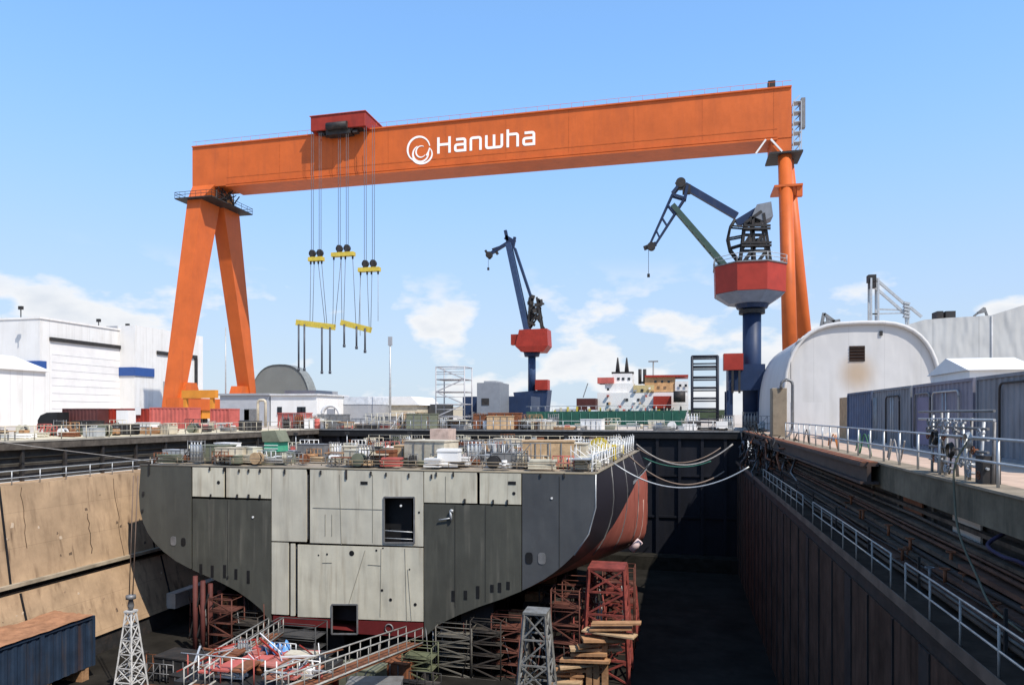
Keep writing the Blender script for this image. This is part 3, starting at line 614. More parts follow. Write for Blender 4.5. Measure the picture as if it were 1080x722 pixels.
def arc(pts, r=.14, n=4):      # round the corners of a polyline
    out_ = [Vector(pts[0])]
    for a, b, c in zip(pts, pts[1:], pts[2:]):
        a, b, c = Vector(a), Vector(b), Vector(c); d1 = (a-b).normalized(); d2 = (c-b).normalized(); rr = min(r, (a-b).length/2.01, (c-b).length/2.01)
        p0, p2 = b+d1*rr, b+d2*rr
        for k in range(n+1): t = k/n; out_.append(p0*(1-t)**2 + b*2*t*(1-t) + p2*t*t)
    out_.append(Vector(pts[-1])); return out_
XH = .75; SWD = .17
LA = [arc([(.06,XH),(.68,XH),(.68,0)]), arc([(.68,.42),(0,.42),(0,0),(.68,0)])]
LET = {'H': ([[(0,-.085),(0,1)], [(.78,-.085),(.78,1)], [(.085,.5),(.695,.5)]], .78),
       'a': ([arc([(.06,XH),(.68,XH),(.68,-.085)]), arc([(.595,.40),(0,.40),(0,0),(.595,0)])], .68),
       'n': ([arc([(0,-.085),(0,XH),(.66,XH),(.66,-.085)])], .66),
       'w': ([arc([(0,XH+.085),(0,0),(1.05,0),(1.05,XH+.085)]), [(.525,.085),(.525,XH+.085)]], 1.05),
       'h': ([[(0,-.085),(0,1.08)], arc([(.085,XH),(.66,XH),(.66,-.085)])], .66)}
lx = -49.6; lz = 57.1; sc_ = 3.15
WHT = mat('white_lettering', (.86,.84,.80), .5, var=.05)
for ch in 'Hanwha':
    st_, wd = LET[ch]; mb = MB()
    for s_ in st_: stroke(mb, s_, SWD, (lx, lz), sc_, BY0-.06)
    mb.build('letter', WHT, girder); lx += (wd+.40)*sc_
def circ(cx, cy, rx, ry, a0, a1, n=26, ph=0): return [(cx+math.cos(R(a0+(a1-a0)*i/n))*rx, cy+math.sin(R(a0+(a1-a0)*i/n))*ry) for i in range(n+1)]
mb = MB(); lo = (-54.0, 57.95)
c1 = circ(0, .25, 2.5, 2.6, 10, 250); stroke(mb, c1, [.2+.25*math.sin(math.pi*i/26) for i in range(27)], lo, 1, BY0-.060)
c2 = circ(.45, -.75, 1.75, 1.75, 115, 365); stroke(mb, c2, [.18+.28*math.sin(math.pi*i/26) for i in range(27)], lo, 1, BY0-.066)
c3 = circ(.7, -1.0, 2.3, 1.9, 195, 400, 22); stroke(mb, c3, [.15+.25*math.sin(math.pi*i/22) for i in range(23)], lo, 1, BY0-.072)
c4 = [(2.46,.3),(2.2,-.5),(1.7,-1.3)]; stroke(mb, c4, [.25,.3,.35], lo, 1, BY0-.078)
c5 = circ(.55, -.35, 1.15, 1.2, 60, 320, 22); stroke(mb, c5, [.12+.2*math.sin(math.pi*i/22) for i in range(23)], lo, 1, BY0-.084)
mb.build('swirl_logo', WHT, girder)

# trolley with its ropes and hook blocks
tr = empty('crane_trolley', (-75, 142, BZ1+.3), 'dark red box trolley riding on top of the orange girder with hoisting ropes', 'crane trolley')
tx0, tx1 = atY(327.5,130,138.2).x, atY(385,130,138.2).x; TZ = atY(328,138.5,138.2).z - BZ1
m = MB(); m.box(tx0, tx1, 138.2, 150, BZ1+TZ, BZ1+TZ+3.1); m.build('housing', DKRED, tr, bevel=.1)
m = MB(); m.box(tx0-.2, tx1+.2, 138.0, 150.2, BZ1+TZ+3.12, BZ1+TZ+3.25); m.build('roof', PINKRED, tr)
m = MB(); m.box(tx0+1, tx1-1, 138.6, 150, BZ1+.75, BZ1+TZ-.02); m.box(tx0+3.5, tx1-3.5, 138.4, 140.4, BZ1-1.3, BZ1+.74)
for k in range(16):
    x = random.uniform(tx0+2, tx1-2.5); m.rbox((x, 139.2, BZ1+random.uniform(-1.3,.8)), random.uniform(.5,1.4), 1.2, random.uniform(.4,1), 0)
m.tube([(tx0+4,138,BZ1+.3),(tx1-4,138,BZ1+.3)], .8, 12); m.build('underframe', DARK, tr)
for x in (tx0+1.5, tx1-2.5):
    m = MB(); m.box(x, x+1, 140.6, 147.4, BZ1+.32, BZ1+.74); m.build('wheel_truck', BLACK, tr)
# three hoists: rope pairs, hook blocks, lower ropes, spreader and hanging slings
def hoist(px, pyb, Y, w, label_):
    root = empty('hook_block', atY(px, pyb, Y), label_, 'hook block', 'yellow hook blocks hanging from the crane trolley')
    c = atY(px, pyb, Y); m = MB()
    m.box(c.x-w/2, c.x+w/2, Y-.6, Y+.6, c.z-.5, c.z+.35); m.build('cross_beam', YELLOW, root)
    for s_ in (-.75, .75):
        m = MB(); m.tube([(c.x+s_*1.2,Y-.35,c.z+1.2),(c.x+s_*1.2,Y+.35,c.z+1.2)], .72, 14); m.box(c.x+s_*1.2-.35, c.x+s_*1.2+.35, Y-.5, Y+.5, c.z+.3, c.z+1.9); m.build('sheave', DARK, root)
    m = MB()
    for s_ in (-1.15, -.7, .7, 1.15): m.tube([(c.x+s_,Y,c.z+1.6),(c.x+s_,Y,BZ1-.2)], .055, 5)
    m.build('rope', mat('steel_rope', (.10,.10,.11), .5, .3), root)
    for s_ in (-w/2+.4, w/2-.4, -.5, .5):
        m = MB(); m.tube([(c.x+s_,Y,c.z-.4),(c.x+s_,Y,c.z-1.1)], .2, 8); m.build('shackle', DARK, root)
    return c
h1 = hoist(333.5, 273, 138.5, 3.4, 'small yellow hook block under the trolley, left of the three')
h2 = hoist(362, 268, 138.5, 5.2, 'widest yellow hook block under the trolley, in the middle of the three and hanging highest')
h3 = hoist(389.5, 284, 138.5, 4.8, 'yellow hook block under the trolley, right of the three and hanging lowest')
def spreader(pa, pb, Y, ropes, rods, label_):
    a, b = atY(*pa, Y), atY(*pb, Y); root = empty('spreader_beam', (a+b)/2, label_, 'spreader beam', 'yellow spreader beams hanging below the hook blocks')
    m = MB(); m.bar(a, b, .9, 1.2); m.build('beam', YELLOW, root)
    m = MB()
    for t, q in ropes: m.tube([a.lerp(b, t), q], .06, 5)
    m.build('sling', mat('steel_rope', (.10,.10,.11)), root)
    for px, y0, y1 in rods:
        m = MB(); p, q = atY(px, y0, Y-.7), atY(px, y1, Y-.7); m.tube([p, (p.x, p.y, q.z)], .22, 6); m.tube([(p.x,p.y,q.z+.6),(p.x,p.y,q.z)], .32, 6); m.build('chain', mat('chain_grey', (.07,.075,.09), .5, .3), root)
o3 = lambda h, dx: Vector((h.x+dx, h.y, h.z-1))
spreader((313,340), (353,345), 138.5, [(.35,o3(h1,-1.3)),(.42,o3(h1,-.5)),(.75,o3(h1,.5)),(.8,o3(h1,1.3)),(.95,o3(h2,-2.2)),(1,o3(h2,-.5))], [(315,342,391),(321,342,391),(339.5,345,394),(348,345,394)], 'left yellow spreader beam with four long chains hanging below it')
spreader((360,340), (391,348), 138.5, [(.02,o3(h2,-.5)),(.08,o3(h2,.5)),(.5,o3(h2,2.2)),(.6,o3(h3,-2)),(.95,o3(h3,-.5)),(1,o3(h3,.6))], [(363,342,366),(376,344,368),(385,346,372)], 'right yellow spreader beam with three short chains hanging below it')
m = MB(); m.tube([o3(h3,2), (h3.x+2, h3.y, h3.z-11)], .05, 5); tag(m.build('hanging_rope', ROPE), 'thin loose rope hanging from the right end of the lowest hook block', 'rope')
m = MB(); m.tube([o3(h3,-2.1), (h3.x-2.1, h3.y, h3.z-14)], .05, 5); tag(m.build('hanging_rope', ROPE), 'thin loose rope hanging from the left end of the lowest hook block', 'rope')
# ================================================================== JIB CRANES
def jib_crane_near():
    Y = 112.0; A = lambda px, py, dy=0: atY(px, py, Y) + Vector((0, dy, 0))
    c = A(793, 440); o = empty('harbour_crane', (c.x, Y, 0), 'dark blue luffing harbour crane with a broad red machinery house beside the right gantry leg', 'harbour crane')
    def lat(r, t, z0, z1, n, mtl, name, dx=0, smooth=False):
        m = MB(); m.lathe((c.x+dx, Y, 0), [(r, z0), (t, z1)], n, math.pi/8, smooth); return m.build(name, mtl, o)
    zz = lambda py: A(793, py).z
    lat(1.35, 1.35, 0, zz(325), 20, NAVY, 'column', smooth=True)
    lat(1.9, 1.9, zz(331), zz(327), 16, DARK, 'collar'); lat(2.2, 2.5, zz(325.5), zz(321), 16, NAVY, 'slew_ring')
    # red octagonal house, grey skirt tapering towards the column
    hx = A(790, 300).x - c.x
    lat(5.35, 5.45, zz(311), zz(283), 8, RED, 'machinery_house', hx)
    lat(3.2, 5.3, zz(321), zz(311.3), 8, mat('skirt_grey_blue', (.2,.23,.29), .5, var=.2), 'skirt', hx)
    lat(5.6, 5.6, zz(282.8), zz(281.6), 8, STEEL, 'roof_deck', hx)
    m = MB()
    for k in range(8):
        a = math.pi/8+k*math.pi/4; b = a+math.pi/4; p = lambda q, z: (c.x+hx+5.5*math.cos(q), Y+5.5*math.sin(q), z)
        for d in (.6, 1.15): m.tube([p(a, zz(281.6)+d), p(b, zz(281.6)+d)], .05, 4)
        m.tube([p(a, zz(281.6)), p(a, zz(281.6)+1.15)], .06, 4)
    m.build('roof_railing', GALV, o)
    # A-frame tower
    def lattice(name, pts, w, mtl=DARK):
        m = MB()
        for p, q in pts: m.bar(p, q, w)
        return m.build(name, mtl, o)
    for s in (-1.6, 1.6):
        lattice('tower_frame', [(A(780,281,s),A(785,238,s)),(A(785,238,s),A(802,226,s)),(A(812,281,s),A(804,228,s)),(A(795,281,s),A(793,232,s)),(A(781,262,s),A(809,262,s)),(A(783,245,s),A(807,245,s)),(A(781,281,s),A(795,262,s)),(A(810,262,s),A(796,281,s)),(A(783,262,s),A(794,245,s)),(A(806,245,s),A(795,262,s))], .38)
    for pq in [(A(781,262,-2),A(812,262,-2)),(A(781,262,2),A(812,262,2)),(A(783,244.5,-2),A(811,244.5,-2)),(A(783,244.5,2),A(811,244.5,2)),(A(781,259,-2),A(812,259,-2)),(A(784,241.5,-2),A(811,241.5,-2))]: lattice('platform', [pq], .3)
    for s in (-.5, .8):
        m = MB(); m.tube([A(775,232,s),A(770,240,s),A(767.5,252,s),A(770,264,s),A(779,276,s)], .22, 6); m.tube([A(768,252,s),A(784,249,s)], .14, 5); m.tube([A(770,262,s),A(783,258,s)], .14, 5); m.tube([A(771,239,s),A(784,240,s)], .14, 5); m.build('luffing_rack', DARK, o)
    rnd = random.Random(4); m = MB()
    for k in range(15):
        p = A(rnd.uniform(785,806), rnd.choice((236,258,277))+rnd.uniform(-3,2), rnd.uniform(-1.5,1.5)); m.rbox(p, rnd.uniform(.3,1.3), rnd.uniform(.4,1.2), rnd.uniform(.3,.9), rnd.uniform(0,1))
    m.build('winches', DARK, o)
    # counterweight
    m = MB(); m.prism([A(792,231,-1.7),A(797,219,-1.7),A(812,216,-1.7),A(814,231,-1.7),A(804,236,-1.7)], (0,3.4,0)); m.build('counterweight', BLUEGREY, o)
    m = MB(); m.bar(A(777,236,0), A(800,222,0), .9, 1.1); m.build('rocker_beam', NAVY, o)
    # boom, tie and fly jib
    m = MB(); m.bar(A(764.5,281,-.9), A(709.5,217,-.5), .55, .75); m.bar(A(764.5,281,.9), A(709.5,217,.5), .55, .75)
    for t in [i/9 for i in range(1, 9)]: m.bar(A(764.5,281,-.9).lerp(A(709.5,217,-.5), t), A(764.5,281,.9).lerp(A(709.5,217,.5), t+.05), .2)
    m.build('boom', mat('grey_green_paint', (.05,.085,.07), .5, var=.2), o)
    m = MB(); m.bar(A(722,196,0), A(777,228,0), .85, 1.0); m.build('tie_beam', NAVY, o)
    m = MB()
    for s in (-.7, .7):
        m.bar(A(709,206,s), A(685,259,s*.4), .24); m.bar(A(722,210,s), A(690,260,s*.4), .24); m.bar(A(709,205,s), A(718,194,s), .4); m.bar(A(722,211,s), A(725,197,s), .4); m.bar(A(709,206,s), A(722,210,s), .3)
        for t in (.2, .45, .7): m.bar(A(709,206,s).lerp(A(685,259,s*.4), t), A(722,210,s).lerp(A(690,260,s*.4), t+.12), .2)
    m.build('fly_jib', NAVY, o)
    m = MB(); m.tube([A(718,194,-.9), A(718,194,.9)], .75, 14); m.tube([A(687,260,-.6), A(687,260,.6)], .6, 12); m.bar(A(679,262,0), A(692,257,0), .6); m.rbox(A(724,200,0), 1.2, 1.4, 1.2); m.build('sheave', DARK, o)
    m = MB(); m.bar(A(712,193,0), A(728,196,0), .25); m.bar(A(718,193,0), A(718,188,0), .2); m.build('tip_platform', STEEL, o)
    m = MB(); m.tube([A(684,262,0), A(684,289,0)], .035, 4); m.rbox(A(684,290.5,0), .4, .4, .5); m.build('hook', DARK, o)
    # portal base
    m = MB(); m.box(A(767,400).x, A(805,400).x, Y-2.6, Y+2.6, zz(412), zz(385)); m.build('portal_beam', NAVY, o)
    for dx in (768.5, 801):
        for s in (-2.2, 2.2):
            m = MB(); x = A(dx, 400).x; m.box(x-.45, x+.45, Y+s-.45, Y+s+.45, 0, zz(412)-.02); m.build('leg', NAVY, o)
    m = MB(); m.box(A(762,400).x, A(782,400).x, Y-3.3, Y-1.0, zz(391), zz(374)); m.build('control_cabin', RED, o)
    m = MB(); m.bar(A(771,392,-3.3), A(771,415,-3.3), .3); m.bar(A(778,392,-3.3), A(778,415,-3.3), .3); m.build('cabin_support', DARK, o)
    return o
jib_crane_near()
def jib_crane_far():
    Y = 186.0; A = lambda px, py, dy=0: atY(px, py, Y) + Vector((0, dy, 0))
    c = A(561, 440); o = empty('harbour_crane', (c.x, Y, 0), 'distant blue luffing harbour crane with its boom raised steeply above a red house', 'harbour crane')
    zz = lambda py: A(561, py).z
    m = MB(); m.lathe((c.x, Y, 0), [(1.05, zz(414)), (1.05, zz(373))], 16); m.build('column', mat('mid_blue_paint', (.035,.065,.14), .5, var=.2), o)
    m = MB(); m.lathe((c.x, Y, 0), [(2.0, zz(376)), (2.3, zz(371))], 14); m.build('slew_ring', NAVY, o)
    m = MB(); m.prism([A(546,366,-3),A(550,349,-3),A(579,347.5,-3),A(580,365,-3),A(575,371.5,-3),A(552,371.5,-3)], (0,6,0)); m.build('machinery_house', RED, o)
    m = MB(); m.prism([A(547,366.2,-3.05),A(580,365.2,-3.05),A(575,371.9,-3.05),A(552,371.9,-3.05)], (0,.04,0)); m.box(A(541,350).x, A(548,350).x, Y-2.5, Y-.5, zz(364), zz(353)); m.build('cab', DKRED, o)
    m = MB(); a, b = A(558.5,358,0), A(536.5,257,0)
    for s in (-1.1, 1.1): m.bar(a+Vector((0,s,0)), b+Vector((0,s*.6,0)), .8, 1.5)
    for t in [i/8 for i in range(1, 8)]: m.bar(a.lerp(b,t)+Vector((0,-1,0)), a.lerp(b,t)+Vector((0,1,0)), .3)
    m.build('boom', mat('mid_blue_paint', (.05,.10,.22)), o)
    m = MB(); m.bar(A(543,262,-.5), A(561,316,-.5), .6); m.bar(A(543,262,.5), A(561,316,.5), .6); m.build('tie_beam', NAVY, o)
    m = MB()
    for s in (-1.2, 1.2):
        m.bar(A(558,347,s), A(560,314,s), .5); m.bar(A(572,347,s), A(567,314,s), .5); m.bar(A(558,330,s), A(570,324,s), .4); m.bar(A(559,345,s), A(568,330,s), .4); m.bar(A(574,346,s), A(566,335,s), .25)
    m.build('tower_frame', DARK, o)
    m = MB(); rnd = random.Random(8)
    for k in range(14): m.rbox(A(rnd.uniform(559,571), rnd.uniform(313,343), rnd.uniform(-1,1)), rnd.uniform(.6,2.4), 1.2, rnd.uniform(.4,1.6), rnd.uniform(0,1), 0, rnd.uniform(-.4,.4))
    m.build('winches', DARK, o)
    m = MB(); m.bar(A(539,254,0), A(515,269,0), .9, .8); m.bar(A(536,257,0), A(519,263,0), .4); m.bar(A(533,243,0), A(536,257,0), .8); m.bar(A(533,250,0), A(543,256,0), .8, 1.2); m.bar(A(543,250,0), A(541,262,0), .7); m.build('fly_jib', NAVY, o)
    m = MB(); m.tube([A(516,269,-.6), A(516,269,.6)], .9, 10); m.bar(A(512,264,0), A(517,273,0), .6); m.bar(A(521,262,0), A(525,268,0), .7); m.build('sheave', DARK, o)
    m = MB(); m.tube([A(515,270,0), A(515,282,0)], .05, 4); m.rbox(A(515,283.5,0), .5, .5, .7); m.build('hook', DARK, o)
    m = MB(); m.prism([A(544,414,-3),A(580,411,-3),A(577,440,-3),A(549,440,-3)], (0,6,0)); m.build('portal_base', NAVY, o)
    m = MB(); m.box(A(567,400).x, A(580,400).x, Y-3.4, Y, zz(411.5), zz(401)); m.build('control_cabin', RED, o)
jib_crane_far()

# ================================================================== FAR BUILDINGS
def bx(px0, px1, Y, py_top, depth, name, mtl, label, cat, z0=0, roof=None, build=True):
    a, b = atY(px0, py_top, Y), atY(px1, py_top, Y)
    o = empty(name, ((a.x+b.x)/2, Y+depth/2, z0), label, cat); m = MB(); m.box(a.x, b.x, Y, Y+depth, z0, a.z); m.build('walls', mtl, o); return o, a.x, b.x, a.z
# big white assembly hall: lit wall faces the dock (+X)
X1 = -150.0; a, b = atX(42,336,X1), atX(133,345,X1)
hall = empty('assembly_hall', (X1-30, (a.y+b.y)/2, 0), 'big white assembly hall with a tall pale roller door at the far left', 'hall')
m = MB(); m.box(X1-60, X1, a.y, b.y, 0, a.z); m.build('walls', CLAD, hall)
m = MB(); m.box(X1-60.2, X1+.25, a.y-.2, b.y, a.z+.01, a.z+.5); m.build('roof_edge', WHITE, hall)
da, db = atX(53,355,X1), atX(129,364,X1)
m = MB(); m.box(X1+.01, X1+.12, da.y, db.y, 0, da.z-1.0); m.build('roller_door', mat('door_panels', (.70,.69,.68), .5, var=.08, scale=.3), hall)
for k in range(9):
    m = MB(); z = 1.5+k*1.9; m.box(X1+.125, X1+.15, da.y+.3, db.y-.3, z, z+.06); m.build('door_seam', GREYW, hall)
m = MB(); m.box(X1+.02, X1+.6, da.y-.3, db.y+.3, da.z-1.0, da.z-.1); m.build('door_lintel', DARK, hall)
m = MB(); m.box(X1+.02, X1+.5, db.y, db.y+1.3, 0, da.z-1.0); m.build('door_jamb', DARK, hall)
ba, bb = atX(25,381,X1), atX(50,391,X1)
m = MB(); m.box(X1-12, X1+.3, a.y-.35, a.y+1.6, atX(50,391,X1).z, atX(50,381,X1).z); m.build('blue_band', BLUEBAND, hall)
for px in (22, 104, 134.5):
    p = atX(px, 341, X1-2); m = MB(); m.tube([(X1-2, p.y, a.z), (X1-2, p.y, a.z+2.6)], .12, 5); m.box(X1-2.5, X1-1.5, p.y-.3, p.y+.3, a.z+1.8, a.z+2.6); m.build('roof_light', DARK, hall)
X2 = -145.0; a, b = atX(142,343,X2), atX(214,372,X2)
hall2 = empty('assembly_hall', (X2-25, (a.y+b.y)/2, 0), 'second white hall with a blue band, partly behind the left leg of the orange gantry', 'hall')
zt = a.z
m = MB(); m.box(X2-50, X2, a.y, b.y, 0, zt); m.build('walls', CLAD, hall2)
m = MB(); m.box(X2+.01, X2+.4, atX(165,380,X2).y, b.y-3, zt-7.2, zt-6.2); m.build('door_lintel', DARK, hall2)
m = MB(); m.box(X2+.02, X2+.3, b.y-4, b.y-2.8, 0, zt-7.21); m.build('door_jamb', DARK, hall2)
m = MB(); z0, z1 = atX(142,396,X2).z, atX(142,387,X2).z; m.box(X2-6, X2+.3, a.y-.3, atX(162,390,X2).y, z0, z1); m.build('blue_band', BLUEBAND, hall2)
m = MB(); m.box(X2-9, X2-5.5, a.y-.35, a.y-.01, 0, zt); m.build('corner_pier', GREYW, hall2)
m = MB(); p = atX(172, 400, X2); m.box(X2+.02, X2+.2, p.y, p.y+9, 0, atX(172,402,X2).z); m.build('side_door', GREYW, hall2)
# low white shed in front, sloping roof
X3 = -118; a, b = atX(-60, 382, X3), atX(48, 394, X3)
sh = empty('storage_shed', (X3-8, (a.y+b.y)/2, 0), 'low white storage shed with a sloping white roof at the far left edge', 'shed')
zb = atX(48,392,X3).z
m = MB(); m.box(X3-16, X3, a.y, b.y, 0, zb-.01); m.build('walls', CLAD, sh)
m = MB(); m.prism([(X3+.6,a.y-.5,zb),(X3+.6,a.y-.5,zb+.25),(X3-8,a.y-.5,zb+3.2),(X3-16.5,a.y-.5,zb+.25),(X3-16.5,a.y-.5,zb)], (0,b.y-a.y+1,0)); m.build('roof', WHITE, sh)
# small buildings beneath the gantry's left leg
o, x0, x1, z = bx(232, 284, 112, 417, 10, 'workshop', mat('pale_grey_wall', (.36,.37,.39), .7, var=.1), 'low pale grey workshop just right of the left gantry leg foot', 'workshop')
m = MB(); m.box(x0-.3, x1+.1, 111.6, 122, z+.01, z+.35); m.build('roof', GREYW, o)
m = MB(); m.box(x1-5, x1-2.6, 111.9, 111.99, 0, 3.0); m.build('door', STEEL, o); m = MB(); m.box(x0+2, x0+6, 111.9, 111.99, .4, 2.9); m.build('shutter', GREYW, o)
o, x0, x1, z = bx(285.5, 334, 112, 417, 12, 'site_office', WHITE, 'white flat-roofed office with small dark windows beside the grey workshop', 'office')
m = MB(); m.box(x0, x1+.3, 111.6, 124, z+.01, z+.3); m.build('roof', mat('roof_trim', (.55,.55,.55)), o)
for px in (295, 316, 320):
    p = atY(px, 433, 112); m = MB(); m.box(p.x-.45, p.x+.45, 111.9, 111.99, p.z-.6, p.z+.7); w2 = m.build('window', GLASS, o); m = MB(); m.box(p.x-.55,p.x+.55,111.86,111.99,p.z-.75,p.z-.62); m.build('sill', GREYW, w2)
m = MB(); p = atY(304, 440, 112); m.box(p.x-.5, p.x+.5, 111.9, 111.99, 0, 2.2); m.build('door', GREYW, o)
# quonset dome behind
def arch(name, cx, hw, h, y0, depth, wallm, roofm, label, cat, flat=.0, base=0):
    o = empty(name, (cx, y0, 0), label, cat); n = 24
    prof = [(cx+hw*math.copysign(abs(math.cos(t))**(1-flat), math.cos(t)), base+(h-base)*abs(math.sin(t))**(1-flat*.8)) for t in [math.pi*i/n for i in range(n+1)]]
    prof = [(cx+hw, 0)] + prof + [(cx-hw, 0)]
    m = MB(); m.sheet([[Vector((x, y0, z)) for x, z in prof], [Vector((x, y0+depth, z)) for x, z in prof]], True); m.build('roof', roofm, o, fixn=False)
    m = MB(); m.add([(x, y0+.35, z) for x, z in prof], [tuple(range(len(prof)))]); m.build('end_wall', wallm, o, fixn=False)
    m = MB(); m.add([(x, y0+depth-.1, z) for x, z in prof], [tuple(reversed(range(len(prof))))]); m.build('rear_wall', wallm, o, fixn=False)
    return o, prof
a = atY(293, 384, 200); l_ = atY(262, 430, 200); r2_ = atY(328, 430, 200)
arch('arched_hangar', (l_.x+r2_.x)/2, (r2_.x-l_.x)/2, a.z, 200, 5, mat('dome_grey', (.17,.175,.165), .7, var=.1, scale=.2), mat('dome_roof', (.2,.21,.2), .6), 'grey semicircular hangar behind the white office', 'hangar', flat=.25)
o, x0, x1, z = bx(300, 333, 165, 411.5, 12, 'storage_shed', GREYW, 'low dark grey shed seen just right of the grey arched hangar', 'shed')
o, x0, x1, z = bx(334, 362, 130, 419, 10, 'storage_shed', mat('charcoal_wall', (.05,.052,.055), .8), 'charcoal shed right of the white office', 'shed')
for k in range(5):
    m = MB(); m.box(x0+.6+k*.9, x0+1.1+k*.9, 129.9, 129.98, 2.2, 2.9); m.build('window', GLASS, o)
o, x0, x1, z = bx(359, 388, 122, 419, 14, 'workshop', GREYW, 'grey workshop with a pale upper band, left of the tall lamp pole', 'workshop')
m = MB(); m.box(x0-.05, x1+.1, 121.9, 136, z-1.3, z+.1); m.build('upper_band', mat('pale_band', (.5,.53,.57)), o)
# cream workshop with white roof
o, x0, x1, z = bx(411, 440, 132, 427, 12, 'workshop', BEIGE, 'cream workshop with a white sloped roof behind the dock gate', 'workshop')
m = MB(); m.prism([(x0-3,131.5,z),(x1+.6,131.5,z),(x1-1.2,131.5,z+1.7),(x0-4.5,131.5,z+1.7)], (0,13,0)); m.build('roof', WHITE, o)
m = MB(); m.box(x0+3,x0+3.7,131.9,131.98,0,2.6); m.build('door', TANP, o)
o, x0, x1, z = bx(386, 412, 150, 418, 12, 'storage_shed', WHITE, 'white shed partly behind the tall lamp pole', 'shed')
o, x0, x1, z = bx(440, 462, 138, 426, 10, 'storage_shed', mat('charcoal_wall', (.05,.052,.055)), 'dark shed left of the scaffold stair tower', 'shed')
o, x0, x1, z = bx(503, 527, 140, 403.5, 8, 'plant_house', mat('plant_grey', (.2,.215,.24), .6, var=.1), 'tall grey box-like plant house right of the scaffold stair tower', 'plant house')
m = MB(); m.box(x0+1, x0+2.6, 139.9, 139.98, z-4.6, z-3.2); m.build('louvre', DARK, o); m = MB(); m.box(x0+1.2, x1-1, 141, 147, z+.01, z+.4); m.build('roof_cap', GREYW, o)
o, x0, x1, z = bx(488, 560, 148, 418, 10, 'storage_shed', NAVY, 'long low navy shed behind the grey plant house', 'shed')
# far low skyline
for k, (px0, px1, Y, py, mtl, lab) in enumerate([(-20,60,420,424,GREYW,'faint grey warehouse far away at the left horizon'),(585,615,420,431,GREYW,'faint grey warehouse on the horizon left of the white ship'),(726,765,380,432,mat('far_trees',(.05,.07,.04),.9),'low dark far building behind the black ladder tower'),(455,505,520,429,BEIGE,'faint cream warehouse on the horizon behind the scaffold tower'),(215,300,420,426,WHITE,'faint white warehouse on the horizon behind the gantry leg')]):
    bx(px0, px1, Y, py, 20, 'warehouse', mtl, lab, 'warehouse')

# lamp pole, mast
def pole(px, py, Y, label, r=.12, head=True):
    p = atY(px, py, Y); o = empty('lamp_pole', (p.x, Y, 0), label, 'lamp pole'); m = MB(); m.tube([(p.x,Y,0),(p.x,Y,p.z)], r*1.2, 8, r2=r*.8); m.build('pole', GALV, o)
    if head: m = MB(); m.box(p.x-.35,p.x+.35,Y-.2,Y+.2,p.z-1.6,p.z); m.build('lamp_head', GREYW, o)
    return o
pole(411.5, 355, 120, 'tall grey lamp pole standing in the middle distance left of the scaffold tower', .2)
pole(238, 345, 150, 'thin tall mast seen between the two left gantry legs', .15, False)
o = empty('lamp_pole', atY(689,381,150), 'far lamp pole with two arms behind the white and orange ship', 'lamp pole'); p = atY(689,381,150)
m = MB(); m.tube([(p.x,150,0),(p.x,150,p.z)], .14, 6); m.build('pole', STEEL, o); m = MB(); m.bar((p.x-1,150,p.z),(p.x+1,150,p.z),.25); m.build('lamp_head', STEEL, o)

# scaffold stair tower
def scaffold_tower(name, x0, x1, y0, y1, z0, z1, nl, mtl, label, r=.06, deck=True, diag=True, cat='scaffold tower'):
    o = empty(name, ((x0+x1)/2, (y0+y1)/2, z0), label, cat)
    for x in (x0, x1):
        for y in (y0, y1):
            m = MB(); m.tube([(x,y,z0),(x,y,z1)], r, 6); m.build('standard', mtl, o)
    for k in range(nl+1):
        z = z0+(z1-z0)*k/nl - (.01 if k == nl else 0)
        m = MB(); m.tube([(x0,y0,z),(x1,y0,z),(x1,y1,z),(x0,y1,z),(x0,y0,z)], r*.8, 5); m.tube([(x0,y0,z+1 if k < nl else z-1),(x1,y0,z+1 if k < nl else z-1)], r*.6, 5); m.build('ledger', mtl, o)
        if deck and k and k < nl: m = MB(); m.box(x0+.1, x1-.1, y0+.1, y1-.1, z-.08, z); m.build('platform', mtl, o)
        if diag and k < nl:
            m = MB(); z2 = z0+(z1-z0)*(k+1)/nl; m.bar((x0,y0,z) if k%2 else (x1,y0,z), (x1,y0,z2) if k%2 else (x0,y0,z2), r*1.6); m.build('brace', mtl, o)
    return o
a, b = atY(461,387,92), atY(491,387,92)
scaffold_tower('scaffold_tower', a.x, b.x, 91.5, 95, 0, a.z, 5, mat('scaffold_grey', (.42,.41,.42), .5, .1), 'grey scaffold stair tower with platforms standing behind the dock gate', r=.09)
a, b = atY(730,375.5,96), atY(757,375.5,96)
m_ = scaffold_tower('ladder_tower', a.x, b.x, 96, 97.6, 0, a.z, 7, mat('charcoal_tower', (.03,.033,.045), .5), 'tall black frame tower with rungs like a ladder left of the near crane cabin', r=.17, deck=True, diag=False)

# ================================================================== FAR SHIP (green hull, white house) IN THE NEXT BASIN
gs = empty('cargo_ship', (-20, 140, -4), 'green-hulled ship with white superstructure lying behind the dock gate', 'ship')
a = atY(560, 434, 134); b = atY(725, 432.5, 134)
m = MB(); m.prism([(a.x,134,-4.2),(b.x-2,134,-4.2),(b.x,134,b.z),(a.x-1,134,a.z),], (0,26,0)); m.build('hull', GREEN, gs)
m = MB(); m.tube([(a.x-1,133.95,a.z+1),(b.x,133.95,b.z+1)], .05, 4)
for k in range(22): x = a.x+(b.x-a.x)*k/21; m.tube([(x,133.95,a.z-.1),(x,133.95,a.z+1)], .04, 4)
m.build('hull_railing', GALV, gs)
for k in range(16):
    x = a.x+1+(b.x-a.x-2)*k/16; m = MB(); m.box(x, x+.12, 133.9, 133.99, .1, a.z-.15); m.build('hull_rib', mat('pale_green', (.08,.2,.15)), gs)
A = lambda px, py, Y=140: atY(px, py, Y)
